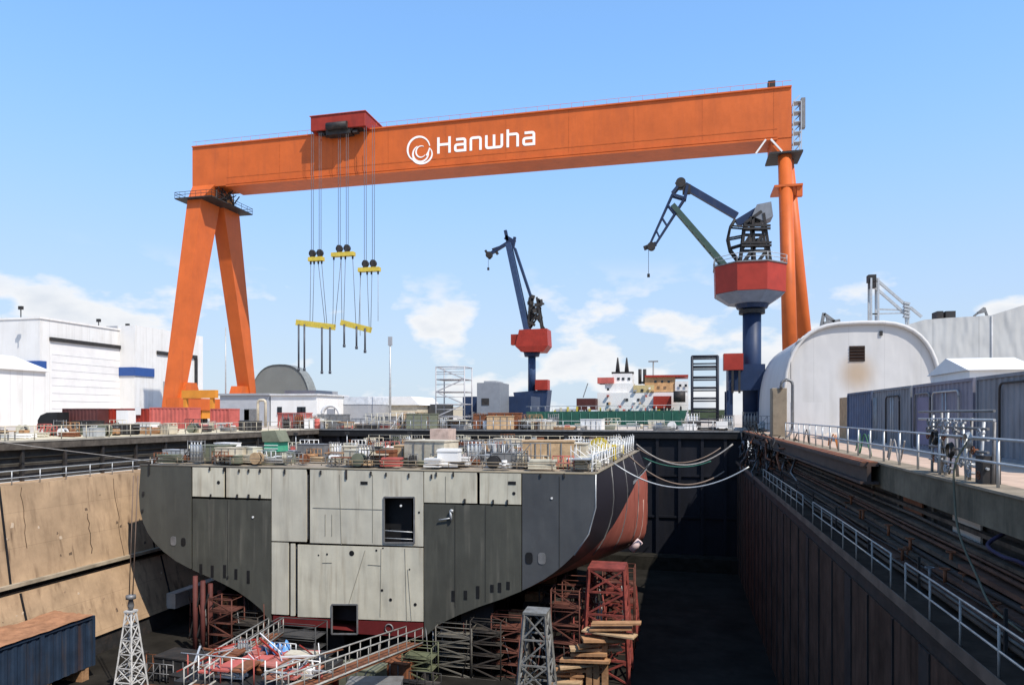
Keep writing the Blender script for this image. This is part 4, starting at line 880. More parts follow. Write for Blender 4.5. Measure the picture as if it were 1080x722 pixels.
def sb(px0, px1, py0, py1, mtl, name, Y=140, d=6, label=None):
    p, q = A(px0, py0, Y), A(px1, py1, Y); m = MB(); m.box(p.x, q.x, Y, Y+d, min(p.z,q.z), max(p.z,q.z)); o = m.build(name, mtl, gs)
    if label: o['label'] = label
    return o
sb(630,726,414,434,WHITE,'deck_house',141,12); sb(638,668,404,414,WHITE,'deck_house',142,8); sb(646,667,393.5,404,WHITE,'bridge',143,6)
sb(630,647,398,404,PINKRED,'bridge_wing',141.5,6,'pinkish red roof edge'); sb(668,690,406,414,mat('pale_yellow',(.5,.4,.2)),'deck_house',141,7,'pale yellow cabin')
sb(680,712,397,413,mat('apricot_paint',(.55,.33,.16),.6,var=.3,scale=.8),'deck_house',141.5,8,'apricot orange cabin block'); sb(680,726,395.5,397,RED,'roof_edge',141,9,'red roof edge'); sb(712,726,402,412,WHITE,'deck_house',141.2,8)
sb(608,628,420,432,mat('brown_maroon',(.07,.02,.018)),'hatch_cover',137,4,'dark maroon box on deck'); sb(689,708,417.5,430,DKRED,'hatch_cover',138,3,'dark red box amidships')
p = A(716,418,138); m = MB(); m.tube([(p.x-1,138,p.z),(p.x+1.2,138,p.z)], 1.1, 14); m.build('vent_drum', DARK, gs)
for px0, py0 in ((640,409),(651,398),(656,398),(662,398),(676,402),(690,401),(697,401),(704,401),(716,405),(722,405),(676,410),(640,424),(660,420),(672,420)):
    sb(px0, px0+2.6, py0, py0+2.6, GLASS, 'porthole', 140.9 if px0 not in (651,656,662) else 142.9, .08)
for px in (651.5, 661):
    p = A(px, 394, 144); q = A(px, 377, 144); m = MB(); m.tube([(p.x,144,p.z),(p.x,144,p.z+1.8),(p.x,144,q.z)], .5, 8, r2=.12); m.build('mast', DARK, gs)
sb(645,668,392,393.6,DARK,'mast_base',143,2)
for px in (675, 680): p = A(px,397,144); m = MB(); m.tube([(p.x,144,p.z-1.5),(p.x,144,p.z+1.5)], .35, 7); m.build('funnel', DARK, gs)
p, q = A(615,419,138), A(620,404,138); m = MB(); m.bar(p, q, .16); m.build('derrick', STEEL, gs)
rnd = random.Random(3)
for k in range(24):
    px = rnd.uniform(638,722); py = rnd.uniform(408,430); w_q = rnd.uniform(1,3.5); sb(px, px+w_q, py, py+rnd.uniform(1,3), rnd.choice([WHITE,BEIGE,mat('apricot_paint',(.55,.33,.16)),DARK,PINKRED,STEEL,GREYW]), 'deck_fitting', 140.2+rnd.random()*.5, .4)
for k in range(40):
    px = rnd.uniform(580,724); sb(px, px+rnd.uniform(1,3), rnd.uniform(428,432.5), 434, rnd.choice([WHITE,DARK,BEIGE,PINKRED,YELLOW,STEEL]), 'deck_fitting', 136+rnd.random()*2, .8)

# ================================================================== RIGHT QUAY
# white arched fabric hangar
Yh = 84.0; l_ = atY(826,430,Yh); r_ = atY(994,430,Yh); tpz = atY(905,340,Yh).z
cx = (l_.x+r_.x)/2; hw = (r_.x-l_.x)/2
ho, prof = arch('fabric_hangar', cx, hw, tpz, Yh, 26, FABRIC, FABRIC, 'white arched fabric hangar with a small square dark opening behind the containers', 'hangar', flat=.38, base=1.2)
m = MB(); m.tube([(x, Yh+.1, z) for x, z in prof], .22, 8); m.build('edge_tube', FABRIC, ho)
p, q = atY(896.5,364.5,Yh), atY(913,380.5,Yh); m = MB(); m.box(p.x,q.x,Yh+.3,Yh+.34,q.z,p.z); wv = m.build('vent_opening', mat('dark_brown_vent', (.035,.015,.008), .8), ho)
m = MB()
for k in range(5): m.box(p.x,q.x,Yh+.22,Yh+.295,q.z+.1+k*.34,q.z+.16+k*.34)
m.build('vent_slat', DARK, wv)
# rust stain below the vent: a real stain in the end wall's own cloth
sm = FABRIC.copy(); sm.name = 'rust_stained_fabric'; t_ = sm.node_tree; b_ = t_.nodes['Principled BSDF']; src = b_.inputs['Base Color'].links[0].from_socket
tx = t_.nodes.new('ShaderNodeNewGeometry'); mpn = t_.nodes.new('ShaderNodeMapping'); mpn.vector_type = 'TEXTURE'; t_.links.new(tx.outputs['Position'], mpn.inputs[0])
c_ = atY(905, 393, Yh); mpn.inputs['Location'].default_value = (c_.x, Yh, c_.z); mpn.inputs['Scale'].default_value = (2.6, 9, 3.0)
ln = t_.nodes.new('ShaderNodeVectorMath'); ln.operation = 'LENGTH'; t_.links.new(mpn.outputs[0], ln.inputs[0])
mr = t_.nodes.new('ShaderNodeMapRange'); mr.interpolation_type = 'SMOOTHSTEP'; t_.links.new(ln.outputs['Value'], mr.inputs[0]); mr.inputs[1].default_value = .1; mr.inputs[2].default_value = 1; mr.inputs[3].default_value = .75; mr.inputs[4].default_value = 0
mxn = t_.nodes.new('ShaderNodeMix'); mxn.data_type = 'RGBA'; t_.links.new(mr.outputs[0], mxn.inputs[0]); t_.links.new(src, mxn.inputs[6]); mxn.inputs[7].default_value = (.38,.26,.15,1); t_.links.new(mxn.outputs[2], b_.inputs['Base Color'])
[x for x in ho.children if x.name.startswith('end_wall')][0].data.materials[0] = sm
p = atY(930,351,Yh); m = MB(); m.box(p.x-.15,p.x+.15,Yh+.2,Yh+.3,p.z-.25,p.z+.25); m.build('lamp', DARK, ho)
m = MB(); m.tube([atY(834,402,Yh-.05), atY(834,370,Yh-.05), atY(843,357,Yh-.05)], .05, 5); m.tube([atY(840,362,Yh-.1), atY(848,354.5,Yh-.1)], .12, 6); m.build('fabric_seam', mat('seam_grey', (.4,.4,.4)), ho)
# big grey-white hangar behind, to the right
Yb = 96.0; pr2 = [(938,352),(948,345),(975,337),(1000,335),(1045,332.5),(1120,309),(1240,276),(1320,300),(1400,430)]
ho2 = empty('fabric_hangar', (atY(1050,400,Yb).x, Yb, 0), 'very large pale grey hangar with sagging roofline at the right edge', 'hangar')
pts = [atY(938,445,Yb)] + [atY(a_, b_, Yb) for a_, b_ in pr2]; pts = [Vector((p.x, Yb, max(p.z, 0))) for p in pts]; pts[0].z = 0; pts[-1].z = 0
m = MB(); m.prism(pts, (0, 40, 0)); m.build('shell', FABRIC2, ho2)
for px in (1046, 1120):
    a_, b_ = atY(px,interp(pr2,px)+1,Yb), atY(px,430,Yb); m = MB(); m.tube([(a_.x,Yb-.03,a_.z),(a_.x,Yb-.03,0)], .12, 6); m.build('seam', mat('seam_grey', (.4,.4,.4)), ho2)
m = MB()
for px0, px1 in ((988.5,995),(997.5,1008)): p, q = atY(px0,328,Yb+3), atY(px1,334.5,Yb+3); m.box(p.x,q.x,Yb+3,Yb+5,q.z-.6,p.z)
m.build('roof_unit', DARK, ho2)
m = MB(); q1, q2, q3 = atY(1027,333.5,Yb+1), atY(1038,324.5,Yb+1), atY(1041,333,Yb+1); m.bar(q1,q2,.22); m.bar(q2,q3,.22); m.bar(atY(1031,330,Yb+1), atY(1039,328,Yb+1), .3); m.build('roof_bracket', STEEL, ho2)
# far lattice crane over the hangar
Yc = 130
cr = empty('mobile_crane', (atY(925,400,Yc).x, Yc, 0), 'thin pale lattice mast with sloping stays rising behind the white hangar', 'crane')
B = lambda px, py: atY(px, py, Yc)
m = MB()
for dy in (-.8,.8):
    for px in (917.5, 925): p = B(px, 294); m.bar((p.x,Yc+dy,0),(p.x,Yc+dy,p.z),.28)
for py in (331, 340, 350): m.bar(B(917.5,py),B(925,py),.2)
m.build('mast', GALV, cr)
m = MB(); m.bar(B(920,291),B(958,324),.4); m.bar(B(923,303),B(956,332),.4); m.bar(B(960,324),B(972,334),.4); m.bar(B(926,326),B(955,327),.25); m.bar(B(920,331),B(953,330),.2); m.build('stay', GALV, cr)
m = MB(); m.rbox(B(919,294), 1.2, 1.5, 1.2); m.rbox(B(920,301), .9, 1.5, .9); m.build('mast_head', DARK, cr)
m = MB()
for k in range(5): m.rbox(B(956,320+k*3.5), .9, 1, .35, 0, 0, .3)
m.bar(B(954,320),B(956,345),.25); m.bar(B(958,320),B(958,345),.25); m.build('ladder_box', GALV, cr)
o = empty('rooftop_bracket', atY(875,340,Yh+8), 'small grey bracket frame poking over the left shoulder of the white hangar', 'bracket'); B = lambda px, py: atY(px, py, Yh+8)
m = MB(); m.bar(B(866,345),B(869,330),.35); m.bar(B(869,331),B(880,339),.35); m.bar(B(872,332),B(874,344),.3); m.bar(B(868,341),B(886,338),.35); m.bar(B(880,345),B(885,337),.25); tag(m.build('bracket_frame', STEEL, o))
# small white tent
Yt = 52; a_, b_ = atY(1021,384,Yt), atY(1100,384,Yt)
tt = empty('tent', ((a_.x+b_.x)/2, Yt+4, 0), 'small white pitched tent top showing above the containers at the right edge', 'tent')
m = MB(); m.prism([(a_.x,Yt,atY(1021,390,Yt).z),(a_.x,Yt+4,atY(1021,381,Yt).z+.5),(a_.x,Yt+8,atY(1021,390,Yt).z)], (b_.x-a_.x,0,0)); m.build('roof', WHITE, tt)
m = MB(); m.box(a_.x+.2,b_.x,Yt+.3,Yt+7.7,0,atY(1021,390,Yt).z-.01); m.build('walls', WHITE, tt)
# containers
CX = 13.5; CH = 3.75
def container(y0, y1, x0, h, mtl, label, z0=0, w=2.5, grp='shipping containers along the right quay'):
    o = empty('shipping_container', (x0+w/2, (y0+y1)/2, z0), label, 'container', grp)
    m = MB(); n = int((y1-y0)/.28); pts = []
    for i in range(n):
        ya = y0+(y1-y0)*i/n; yb = y0+(y1-y0)*(i+1)/n; dx = .0 if i % 2 else .05
        pts += [(x0+dx, ya+.04), (x0+dx, yb-.04)]
    poly = [Vector((x, y, z0+.15)) for x, y in pts] + [Vector((x0+w, y1, z0+.15)), Vector((x0+w, y0, z0+.15))]
    m.prism(poly, (0,0,h-.3)); m.build('walls', mtl, o)
    m = MB(); m.box(x0-.05,x0+w+.05,y0-.03,y1+.03,z0+h-.149,z0+h); m.box(x0-.05,x0+w+.05,y0-.03,y1+.03,z0,z0+.149); m.build('frame', mtl, o)
    for y in (y0-.035, y1-.1): m = MB(); m.box(x0-.07,x0+.1,y,y+.13,z0+.15,z0+h-.15); m.build('corner_post', mtl, o)
    return o
c1 = container(26, 37.2, CX, CH, BLUEGREY, 'blue-grey container at the right edge with pale hose arches on it')
c2 = container(37.6, 46.5, CX, CH, PURPLEGREY, 'purplish container with tall door frames behind the gas pipe rack')
c3 = container(46.9, 55.5, CX, CH, BLUEGREY, 'blue-grey container third from the right edge')
c4 = container(55.9, 63.5, CX, CH, mat('slate_blue_paint', (.09,.12,.19), .6, var=.2, scale=.8, dirt=(.1,.07,.05)), 'slate blue container nearest the white hangar')
m = MB(); m.box(CX-.05, CX+2.4, 63.6, 66.5, 0, CH-.3); tag(m.build('plywood_cabin', TANP), 'tan plywood cabin at the far end of the container row', 'cabin')
FR = mat('pale_frame', (.45,.44,.42), .6, var=.2)
def door_frame(c, y0, y1, h=3.1, mt=FR):
    m = MB(); x = CX-.1; m.tube(arc3([(x,y0,.1),(x,y0,h),(x,y1,h),(x,y1,.1)]), .05, 6); m.build('door_frame', mt, c)
def arc3(pts, r=.35, n=5):
    P_ = [Vector(p) for p in pts]; out_ = [P_[0]]
    for a, b, c in zip(P_, P_[1:], P_[2:]):
        p0 = b+(a-b).normalized()*r; p2 = b+(c-b).normalized()*r
        for k in range(n+1): t = k/n; out_.append(p0*(1-t)**2+b*2*t*(1-t)+p2*t*t)
    out_.append(P_[-1]); return out_
door_frame(c1, 28.6, 31.0, 3.35); door_frame(c1, 31.6, 34.6, 3.35, DARK); door_frame(c2, 39.2, 43.0, 3.2); door_frame(c2, 43.4, 46, 3.2, STEEL); door_frame(c3, 49, 52, 3.2, DARK)
m = MB(); m.box(CX-.02,CX-.005,43.6,45.8,.3,3.0); m.build('door', mat('violet_grey_door', (.16,.15,.24), .5), c2)
for c, y in ((c1, 29.8), (c2, 41), (c3, 50.4), (c3, 54.5)):
    m = MB(); m.tube([(CX-.08,y,.3),(CX-.08,y,3.2)], .035, 5); m.tube([(CX-.08,y+.5,.3),(CX-.08,y+.5,3.2)], .035, 5); m.build('lock_bar', GALV, c)
# white low wall / skirt between hangar and containers
a_, b_ = atY(834,430,78), atY(872,430,78)
m = MB(); m.box(a_.x, b_.x, 78, 78.3, 0, atY(850,424,78).z); tag(m.build('barrier_wall', FABRIC), 'low white barrier wall in front of the white arched hangar', 'barrier wall')
# cabinet with hoop
p, q = atY(814,409,66), atY(830,409,66)
cb = empty('electrical_cabinet', ((p.x+q.x)/2, 66.6, 0), 'tan electrical cabinet with a curved conduit at the far right quay edge', 'electrical cabinet')
m = MB(); m.box(p.x,q.x,66,67.4,0,p.z); m.build('body', mat('cabinet_tan', (.26,.21,.15), .6, var=.2, dirt=(.12,.09,.06)), cb, bevel=.04)
m = MB(); m.box(p.x+.1,(p.x+q.x)/2-.03,65.96,65.99,.2,p.z-.2); m.build('door', mat('cabinet_tan', (.26,.21,.15)), cb)
m = MB(); m.tube(arc3([(q.x-.5,65.9,p.z-.1),(q.x-.5,65.9,p.z+.7),(q.x+.45,65.9,p.z+.7),(q.x+.45,65.9,.6),(q.x-.4,65.6,-.5)], .5), .13, 8); m.build('conduit', STEEL, cb)
# gas manifold rack at the rail
Xg = QX+.55; B = lambda px, py: atX(px, py, Xg)
mg = empty('gas_manifold', (Xg, B(1010,505).y, 0), 'cluster of grey gas pipes, valves and coiled hoses on the right quay railing', 'pipe manifold')
y0, y1 = B(1045,480).y, B(985,480).y
for k in range(8):
    y = y0+(y1-y0)*k/7; top = random.uniform(1.7, 2.15); m = MB(); m.tube([(Xg+random.uniform(-.12,.12),y,.05),(Xg+random.uniform(-.1,.1),y,top)], .045, 7); m.build('riser_pipe', GALV if k % 2 else STEEL, mg)
for k, z in enumerate((.5, .95, 1.3, 1.6, 1.85, 2.1)):
    m = MB(); m.tube([(Xg-.1, y0-.5 if k>3 else y0-.1, z),(Xg-.1, y1+1.2 if k > 3 else y1+.1, z)], .04, 7); m.build('header_pipe', STEEL if k%2 else GALV, mg)
for k in range(30):
    y = y0+(y1-y0)*random.random(); z = random.choice((.3,.55,.98,1.3,1.48,1.75)); m = MB(); m.ring((Xg-.2,y,z), .11, .022, 'X', 12); m.tube([(Xg-.22,y,z),(Xg-.05,y,z)], .045, 6); m.build('valve_wheel', random.choice([GALV, STEEL, GREYW, RUST]), mg)
for k in range(3):
    m = MB(); c = Vector((Xg-.22, y0+(y1-y0)*(.2+.3*k), 1.25-.35*(k%2)))
    for j in range(4): m.ring(c+Vector((-.03*j,0,0)), .24-.012*j, .018, 'X', 20)
    m.build('hose_coil', GALV if k == 0 else HOSE, mg)
m = MB(); m.box(Xg+.1,Xg+.4,y1-.7,y1,.05,1.25); m.build('valve_box', PURPLEGREY, mg)
m = MB(); m.box(Xg-.2,Xg+.25,y0,y0+.5,.05,.85); m.build('valve_box', DARK, mg)
def hose(pts, r, mtl, label, name='hose', cat='hose', n=8):
    P_ = [Vector(p) for p in pts]; out_ = []
    for i in range(len(P_)-1):
        p0 = P_[max(i-1,0)]; p1 = P_[i]; p2 = P_[i+1]; p3 = P_[min(i+2,len(P_)-1)]
        for k in range(n):
            t = k/n; out_.append(.5*((2*p1)+(-p0+p2)*t+(2*p0-5*p1+4*p2-p3)*t*t+(-p0+3*p1-3*p2+p3)*t**3))
    out_.append(P_[-1]); m = MB(); m.tube(out_, r, 7); return tag(m.build(name, mtl), label, cat)
hose([(Xg-.2,y0+.9,1.3),(Xg-.6,y0+.8,.6),(QX-.15,y0+.6,-.3),(QX-.3,y0-.2,-1.3),(QX-.3,y0-1.4,-2.2),(QX-.4,y0-2.6,-2.7),(QX-.3,y0-4,-2.9)], .032, mat('grey_green_hose',(.12,.115,.08),.8), 'grey-green hose dropping from the gas pipe cluster over the quay edge')
hose([(QX+.5,14.6,.9),(QX+.35,15.4,.25),(QX+.2,16.4,.12),(QX+.4,17.6,.25),(QX+.55,18.4,.5)], .035, BLACK, 'black cable sagging along the paving near the right edge of the picture')
hose([(QX-.1,15.6,-.9),(QX-.35,15.2,-1.5),(QX-.45,14.9,-2.0),(QX-.4,13.9,-2.3),(QX-.5,13.2,-2.6)], .05, BLUE, 'blue hose hanging among the pipes beneath the right quay edge')
hose([(QX+.3,20.5,-1.0),(QX-.2,20.3,-1.3),(QX-.25,19.4,-1.42),(QX-.2,18.4,-1.4),(QX+.1,18,-1.7)], .05, mat('purple_hose',(.03,.022,.05),.8), 'dark purple hose looped below the quay edge beam')
for k, (y, z0_, n_) in enumerate([(24.5,1.0,3),(30,.9,2),(35,1.0,3),(42,.8,2),(50,.9,3)]):
    hose([(QX+.4+random.uniform(0,.2), y+random.uniform(-.5,.5)+i*.35, z0_*abs(math.cos(i*1.6))+.1) for i in range(6)], .03, [HOSE, ROPE, mat('green_hose',(.05,.15,.08)), mat('orange_hose',(.5,.17,.04)), HOSE][k], ['black hose draped over the quay rail left of the gas pipe cluster','pale rope looped on the quay rail in front of the purplish container','green hose looped on the quay rail','orange hose looped on the quay rail','black hose looped on the quay rail near the plywood cabin'][k])
# small kit standing between rail and containers
def kit(x, y, z, kind, mtl, label, s=1, rz=0):
    m = MB()
    if kind == 'crate':
        o = empty('crate', (x,y,z), label, 'crate'); m.rbox((x,y,z+.4*s), .9*s, .7*s, .78*s, rz); m.build('box', mtl, o)
        m = MB()
        for zz in (.1,.7): m.rbox((x,y,z+zz*s), .96*s, .76*s, .07*s, rz)
        m.build('batten', mtl, o); return o
    if kind == 'drum':
        o = empty('oil_drum', (x,y,z), label, 'drum'); m.lathe((x,y,z), [(.29*s,0),(.29*s,.3*s),(.31*s,.32*s),(.29*s,.34*s),(.29*s,.6*s),(.31*s,.62*s),(.29*s,.64*s),(.29*s,.9*s)], 16); m.build('body', mtl, o); m = MB(); m.lathe((x,y,z), [(.26*s,.9*s),(.26*s,.93*s)], 14); m.build('lid', STEEL, o); return o
    if kind == 'welder':
        o = empty('welding_machine', (x,y,z), label, 'welding machine'); m.rbox((x,y,z+.55*s), 1.1*s, .7*s, .7*s, rz); m.build('body', mtl, o, bevel=.03)
        for a_ in (-.4,.4): m = MB(); m.tube([(x+a_*s,y-.4*s,z+.15*s),(x+a_*s,y+.4*s,z+.15*s)], .15*s, 10); m.build('wheel', BLACK, o)
        m = MB(); m.tube([(x-.5*s,y,z+.9*s),(x-.5*s,y,z+1.15*s),(x+.5*s,y,z+1.15*s),(x+.5*s,y,z+.9*s)], .03, 5); m.build('handle', STEEL, o); return o
    if kind == 'reel':
        o = empty('cable_reel', (x,y,z), label, 'cable reel')
        for a_ in (-.35,.35): m = MB(); m.tube([(x,y+a_*s-.04,z+.6*s),(x,y+a_*s+.04,z+.6*s)], .6*s, 20); m.build('flange', mtl, o)
        m = MB(); m.tube([(x,y-.3*s,z+.6*s),(x,y+.3*s,z+.6*s)], .38*s, 16); m.build('cable', HOSE, o); return o
    if kind == 'bottles':
        o = empty('gas_bottle_rack', (x,y,z), label, 'gas bottle rack')
        for i in range(4):
            m = MB(); xx = x+(i-1.5)*.28*s; m.lathe((xx,y,z+.05), [(.12*s,0),(.12*s,1.3*s),(.05*s,1.45*s),(.04*s,1.6*s)], 10); m.build('gas_bottle', mtl, o)
        m = MB()
        for zz in (.1,.9,1.7): m.tube([(x-.65*s,y-.2*s,z+zz*s),(x+.65*s,y-.2*s,z+zz*s),(x+.65*s,y+.2*s,z+zz*s),(x-.65*s,y+.2*s,z+zz*s),(x-.65*s,y-.2*s,z+zz*s)], .03*s, 5)
        for a_ in (-.65,.65):
            for b_2 in (-.2,.2): m.tube([(x+a_*s,y+b_2*s,z),(x+a_*s,y+b_2*s,z+1.8*s)], .03*s, 5)
        m.build('cage', STEEL, o); return o
    if kind == 'pallet':
        o = empty('plank_stack', (x,y,z), label, 'plank stack')
        for i in range(4): m = MB(); m.rbox((x+random.uniform(-.1,.1),y,z+.1+i*.17), 2.2*s, 1.0*s, .13, rz+random.uniform(-.06,.06)); m.build('plank_layer', mtl, o)
        return o
    if kind == 'pipes':
        o = empty('pipe_bundle', (x,y,z), label, 'pipe bundle')
        for i in range(6): m = MB(); m.tube([(x-1.6*s,y+(i%3)*.22-.2,z+.12+(i//3)*.2),(x+1.6*s,y+(i%3)*.22-.2+random.uniform(-.1,.1),z+.12+(i//3)*.2)], .09, 8); m.build('pipe', mtl, o)
        return o
    if kind == 'box':
        o = empty('tool_container', (x,y,z), label, 'tool container'); m.rbox((x,y,z+.72*s), 2.8*s, 1.6*s, 1.3*s, rz); m.build('body', mtl, o)
        m = MB(); m.rbox((x,y,z+1.42*s), 2.9*s, 1.7*s, .08*s, rz); m.rbox((x,y,z+.03*s), 2.6*s, 1.4*s, .06*s, rz); m.build('lid', mtl, o)
        m = MB()
        for q in (-.7,0,.7): c_ = Matrix.Rotation(rz,3,'Z') @ Vector((q*s,-.83*s,0)); m.rbox((x+c_.x,y+c_.y,z+.72*s), .07*s, .04*s, 1.2*s, rz)
        m.build('rib', STEEL, o); return o
    if kind == 'guard':
        o = empty('barrier', (x,y,z), label, 'barrier'); h = 1.5*s; w = 2.4*s
        for k in range(5): m = MB(); xx = x-w/2+w*k/4; m.tube([(xx,y,z),(xx,y,z+h)], .035, 5); m.build('post', mtl, o)
        m = MB()
        for zz in (.5,1): m.tube([(x-w/2,y,z+h*zz),(x+w/2,y,z+h*zz)], .035, 5)
        m.bar((x-w/2,y,z),(x,y,z+h),.06); m.build('rail', mtl, o); return o
    if kind == 'bench':
        o = empty('work_table', (x,y,z), label, 'work table'); m.rbox((x,y,z+.85*s), 2*s, .9*s, .1*s); m.build('top', mtl, o)
        for a_ in (-.9,.9):
            for b_2 in (-.35,.35): m = MB(); m.bar((x+a_*s,y+b_2*s,z),(x+a_*s,y+b_2*s,z+.8*s),.08); m.build('leg', STEEL, o)
        return o
KN = {'crate':'crate','drum':'drum','welder':'welding machine','reel':'cable reel','bottles':'rack of gas bottles','pallet':'stack of planks','pipes':'bundle of pipes','box':'ribbed tool container','guard':'tube barrier','bench':'steel work table'}
MN = {id(BEIGE):'beige',id(TANP):'tan',id(WHITE):'white',id(PINKRED):'faded red',id(DARK):'black',id(STEEL):'dark grey',id(GALV):'light grey',id(BLUE):'blue',id(YELLOW):'yellow',id(LGREEN):'light green',id(OLIVE):'olive grey',id(RUST):'rusty brown',id(WOOD):'wooden',id(GREYW):'mid grey',id(RED):'bright red',id(ORANGEY):'amber',id(OFFW2):'cream'}
_o = 'first second third fourth fifth sixth seventh eighth ninth'.split(); ORDW = _o + 'tenth eleventh twelfth thirteenth fourteenth fifteenth sixteenth seventeenth eighteenth nineteenth'.split()
for _t, _tt in (('twenty','twentieth'),('thirty','thirtieth'),('forty','fortieth'),('fifty','fiftieth')): ORDW += [_tt] + [_t+'-'+q_ for q_ in _o]
def scatter(items, place):
    """items: (px, Y, z, kind, material, size); labels count look-alikes from the left of the picture"""
    cnt = {}
    for it in items: cnt.setdefault((it[3], id(it[4])), []).append(it)
    for key, lst in cnt.items():
        lst.sort(key=lambda i: i[0])
        for n_, (px, Y, z, kind, mtl, s) in enumerate(lst):
            p = atY(px, 437, Y)
            col = MN[id(mtl)]; nm = KN[kind]
            lab = f'{col} {nm} {place}' if len(lst) == 1 else f'{ORDW[n_]} {col} {nm} from the left {place}'
            o = kit(p.x, Y, z, kind, mtl, lab, s, random.uniform(-.25,.25)); o['group'] = f'{KN[kind]}s {place}'
# ================================================================== EQUIPMENT ON THE SHIP DECK
rs = random.Random(21)
hero = [(207,49.5,'bottles',GALV,1.0),(228,51,'box',OLIVE,.95),(246,50.5,'box',BEIGE,.85),(262,51.2,'box',OFFW2,.85),(240,60,'box',WHITE,.8),
 (381,50.2,'box',OFFW2,.8),(396,49.8,'bench',BEIGE,1),(408,50.5,'crate',RUST,1.5),(455,52,'box',BEIGE,1.3),(436,53,'box',TANP,1.0),(474,50,'crate',WHITE,1.7),
 (512,51,'guard',GALV,1.1),(528,51.5,'bottles',STEEL,1.15),(541,51,'guard',GALV,1.1),(500,52,'bottles',GALV,1.1),(578,52,'box',TANP,1.35),(596,53,'box',BEIGE,1.2),
 (560,50,'guard',STEEL,1.2),(618,50,'pallet',OFFW2,.9),(573,49.5,'pallet',OFFW2,.9),(640,60,'crate',YELLOW,1.7),(632,64,'reel',YELLOW,1.5),(650,66,'welder',YELLOW,1.2)]
items = [(a, b, DZ+.03, c, d, e) for a, b, c, d, e in hero]
mats_ = [WHITE,WHITE,GALV,STEEL,BEIGE,BEIGE,TANP,DARK,DARK,OFFW2,OFFW2,GREYW,PINKRED,RUST,WOOD,OLIVE]
kinds_ = ['crate','drum','welder','reel','bottles','pallet','pipes','box','guard','guard','pipes','bench']
for k in range(300):
    Y = 48.9 + (k/300)**1.35*27; 
    pxl = 718 - 766*42.0/(.2324*42+.9726*Y) if True else 0
    pxr = 718 - 766*6.3/(.2324*6.3+.9726*Y)
    px = rs.uniform(pxl+6, pxr-6)
    items.append((px, Y, DZ+.03, rs.choice(kinds_), rs.choice(mats_), rs.uniform(.5,.9)))
scatter(items, 'on the ship deck')
# green and grey hopper near the deck's left third
p = atY(283, 480, 51); gh = empty('skip_hopper', (p.x, 52, DZ), 'grey hopper with a light green middle standing on the ship deck', 'hopper')
m = MB(); m.prism([atY(275,492,51),atY(300,492,51),atY(299,478,51),atY(283,476,51),atY(276,480,51)], (0,1.8,0)); m.build('base', OLIVE, gh)
m = MB(); m.box(atY(278,470,51).x, atY(292.5,470,51).x, 51.1, 52.6, atY(280,476,51).z, atY(280,466,51).z); m.build('body', LGREEN, gh)
m = MB(); m.prism([atY(277,465.8,51),atY(295,465.8,51),atY(290,453.5,51),atY(275.5,454.5,51)], (0,1.6,0)); m.build('hood', OLIVE, gh)
m = MB(); 
for py in (469,472.5): m.box(atY(278,470,51).x, atY(292.5,470,51).x, 51.04, 51.09, atY(280,py+.7,51).z, atY(280,py,51).z)
m.build('rib', WHITE, gh)
# tan lifting shaft block
p, q = atY(453.5,452,70), atY(473,452,70); m = MB(); m.box(p.x,q.x,70,72.5,DZ,p.z); tag(m.build('plywood_shaft', mat('pink_plywood',(.5,.38,.32),.8,var=.3,scale=1.5,dirt=(.3,.2,.15))), 'tall pinkish plywood shaft rising from the middle of the ship deck', 'plywood shaft')
# deck edge rails
railing_x(-41.5, -6.2, SY+.5, DZ+.05, .45, 2.4, 'low bar along the front edge of the ship deck', mt=mat('rail_brown',(.25,.2,.14)), r=.03)
for j, (a_, b_, lab) in enumerate(((5, 9, 'short'), (10, 15, 'long'))):
    P0, P1 = gR[a_-5][-1], gR[b_][-1]
    o = empty('railing', (P0+P1)/2, ['white guard rail on the near right corner of the ship deck','white guard rail along the far right side of the ship deck'][j], 'guard rail')
    n_ = 12
    for k in range(n_+1):
        p = P0.lerp(P1, k/n_)+Vector((-.2,0,0)); m = MB(); m.tube([p, p+Vector((0,0,1.3))], .035, 5); m.build('post', WHITE, o)
    for h in (.65, 1.3): m = MB(); m.tube([P0+Vector((-.2,0,h)), P1+Vector((-.2,0,h))], .035, 5); m.build('rail', WHITE, o)
    if j == 0: break
P0, P1 = gR[0][-1], gR[15][-1]
for k in range(14):
    t = k/14; p = P0.lerp(P1, t); o = empty('scaffold_bay', p, f'{ORDW[k]} scaffold bay from the near corner along the right deck edge', 'scaffold bay', 'scaffold bays along the right deck edge')
    dy = 1.9
    for dx in (-.3, -1.7): m = MB(); m.tube([p+Vector((dx,0,0)), p+Vector((dx,0,1.9))], .03, 5); m.tube([p+Vector((dx,dy,0)), p+Vector((dx,dy,1.7))], .03, 5); m.build('post', GALV, o)
    m = MB(); m.bar(p+Vector((-.3,0,0)), p+Vector((-.3,dy,1.7)), .05); m.bar(p+Vector((-1.7,0,1.6)), p+Vector((-.3,dy,.2)), .05); m.build('brace', WHITE, o)
    m = MB(); m.rbox(p+Vector((-1,.9,.95)), 1.3, 1.7, .06); m.build('board', OFFW2 if k % 2 else GALV, o)
p = atY(674,498,63); o = empty('staging_bracket', p, 'small pale staging bracket on the ship side above the pinkish red hull paint', 'bracket')
m = MB()
for k in range(4): a_ = atY(668+k*2.5,508-k*3,63); m.bar(a_, a_+Vector((.9,0,1.0)), .09)
m.bar(atY(668,510,63), atY(682,494,63), .09); m.build('bars', GALV, o)
# cleats / lugs along the deck's front edge
for k in range(0): pass
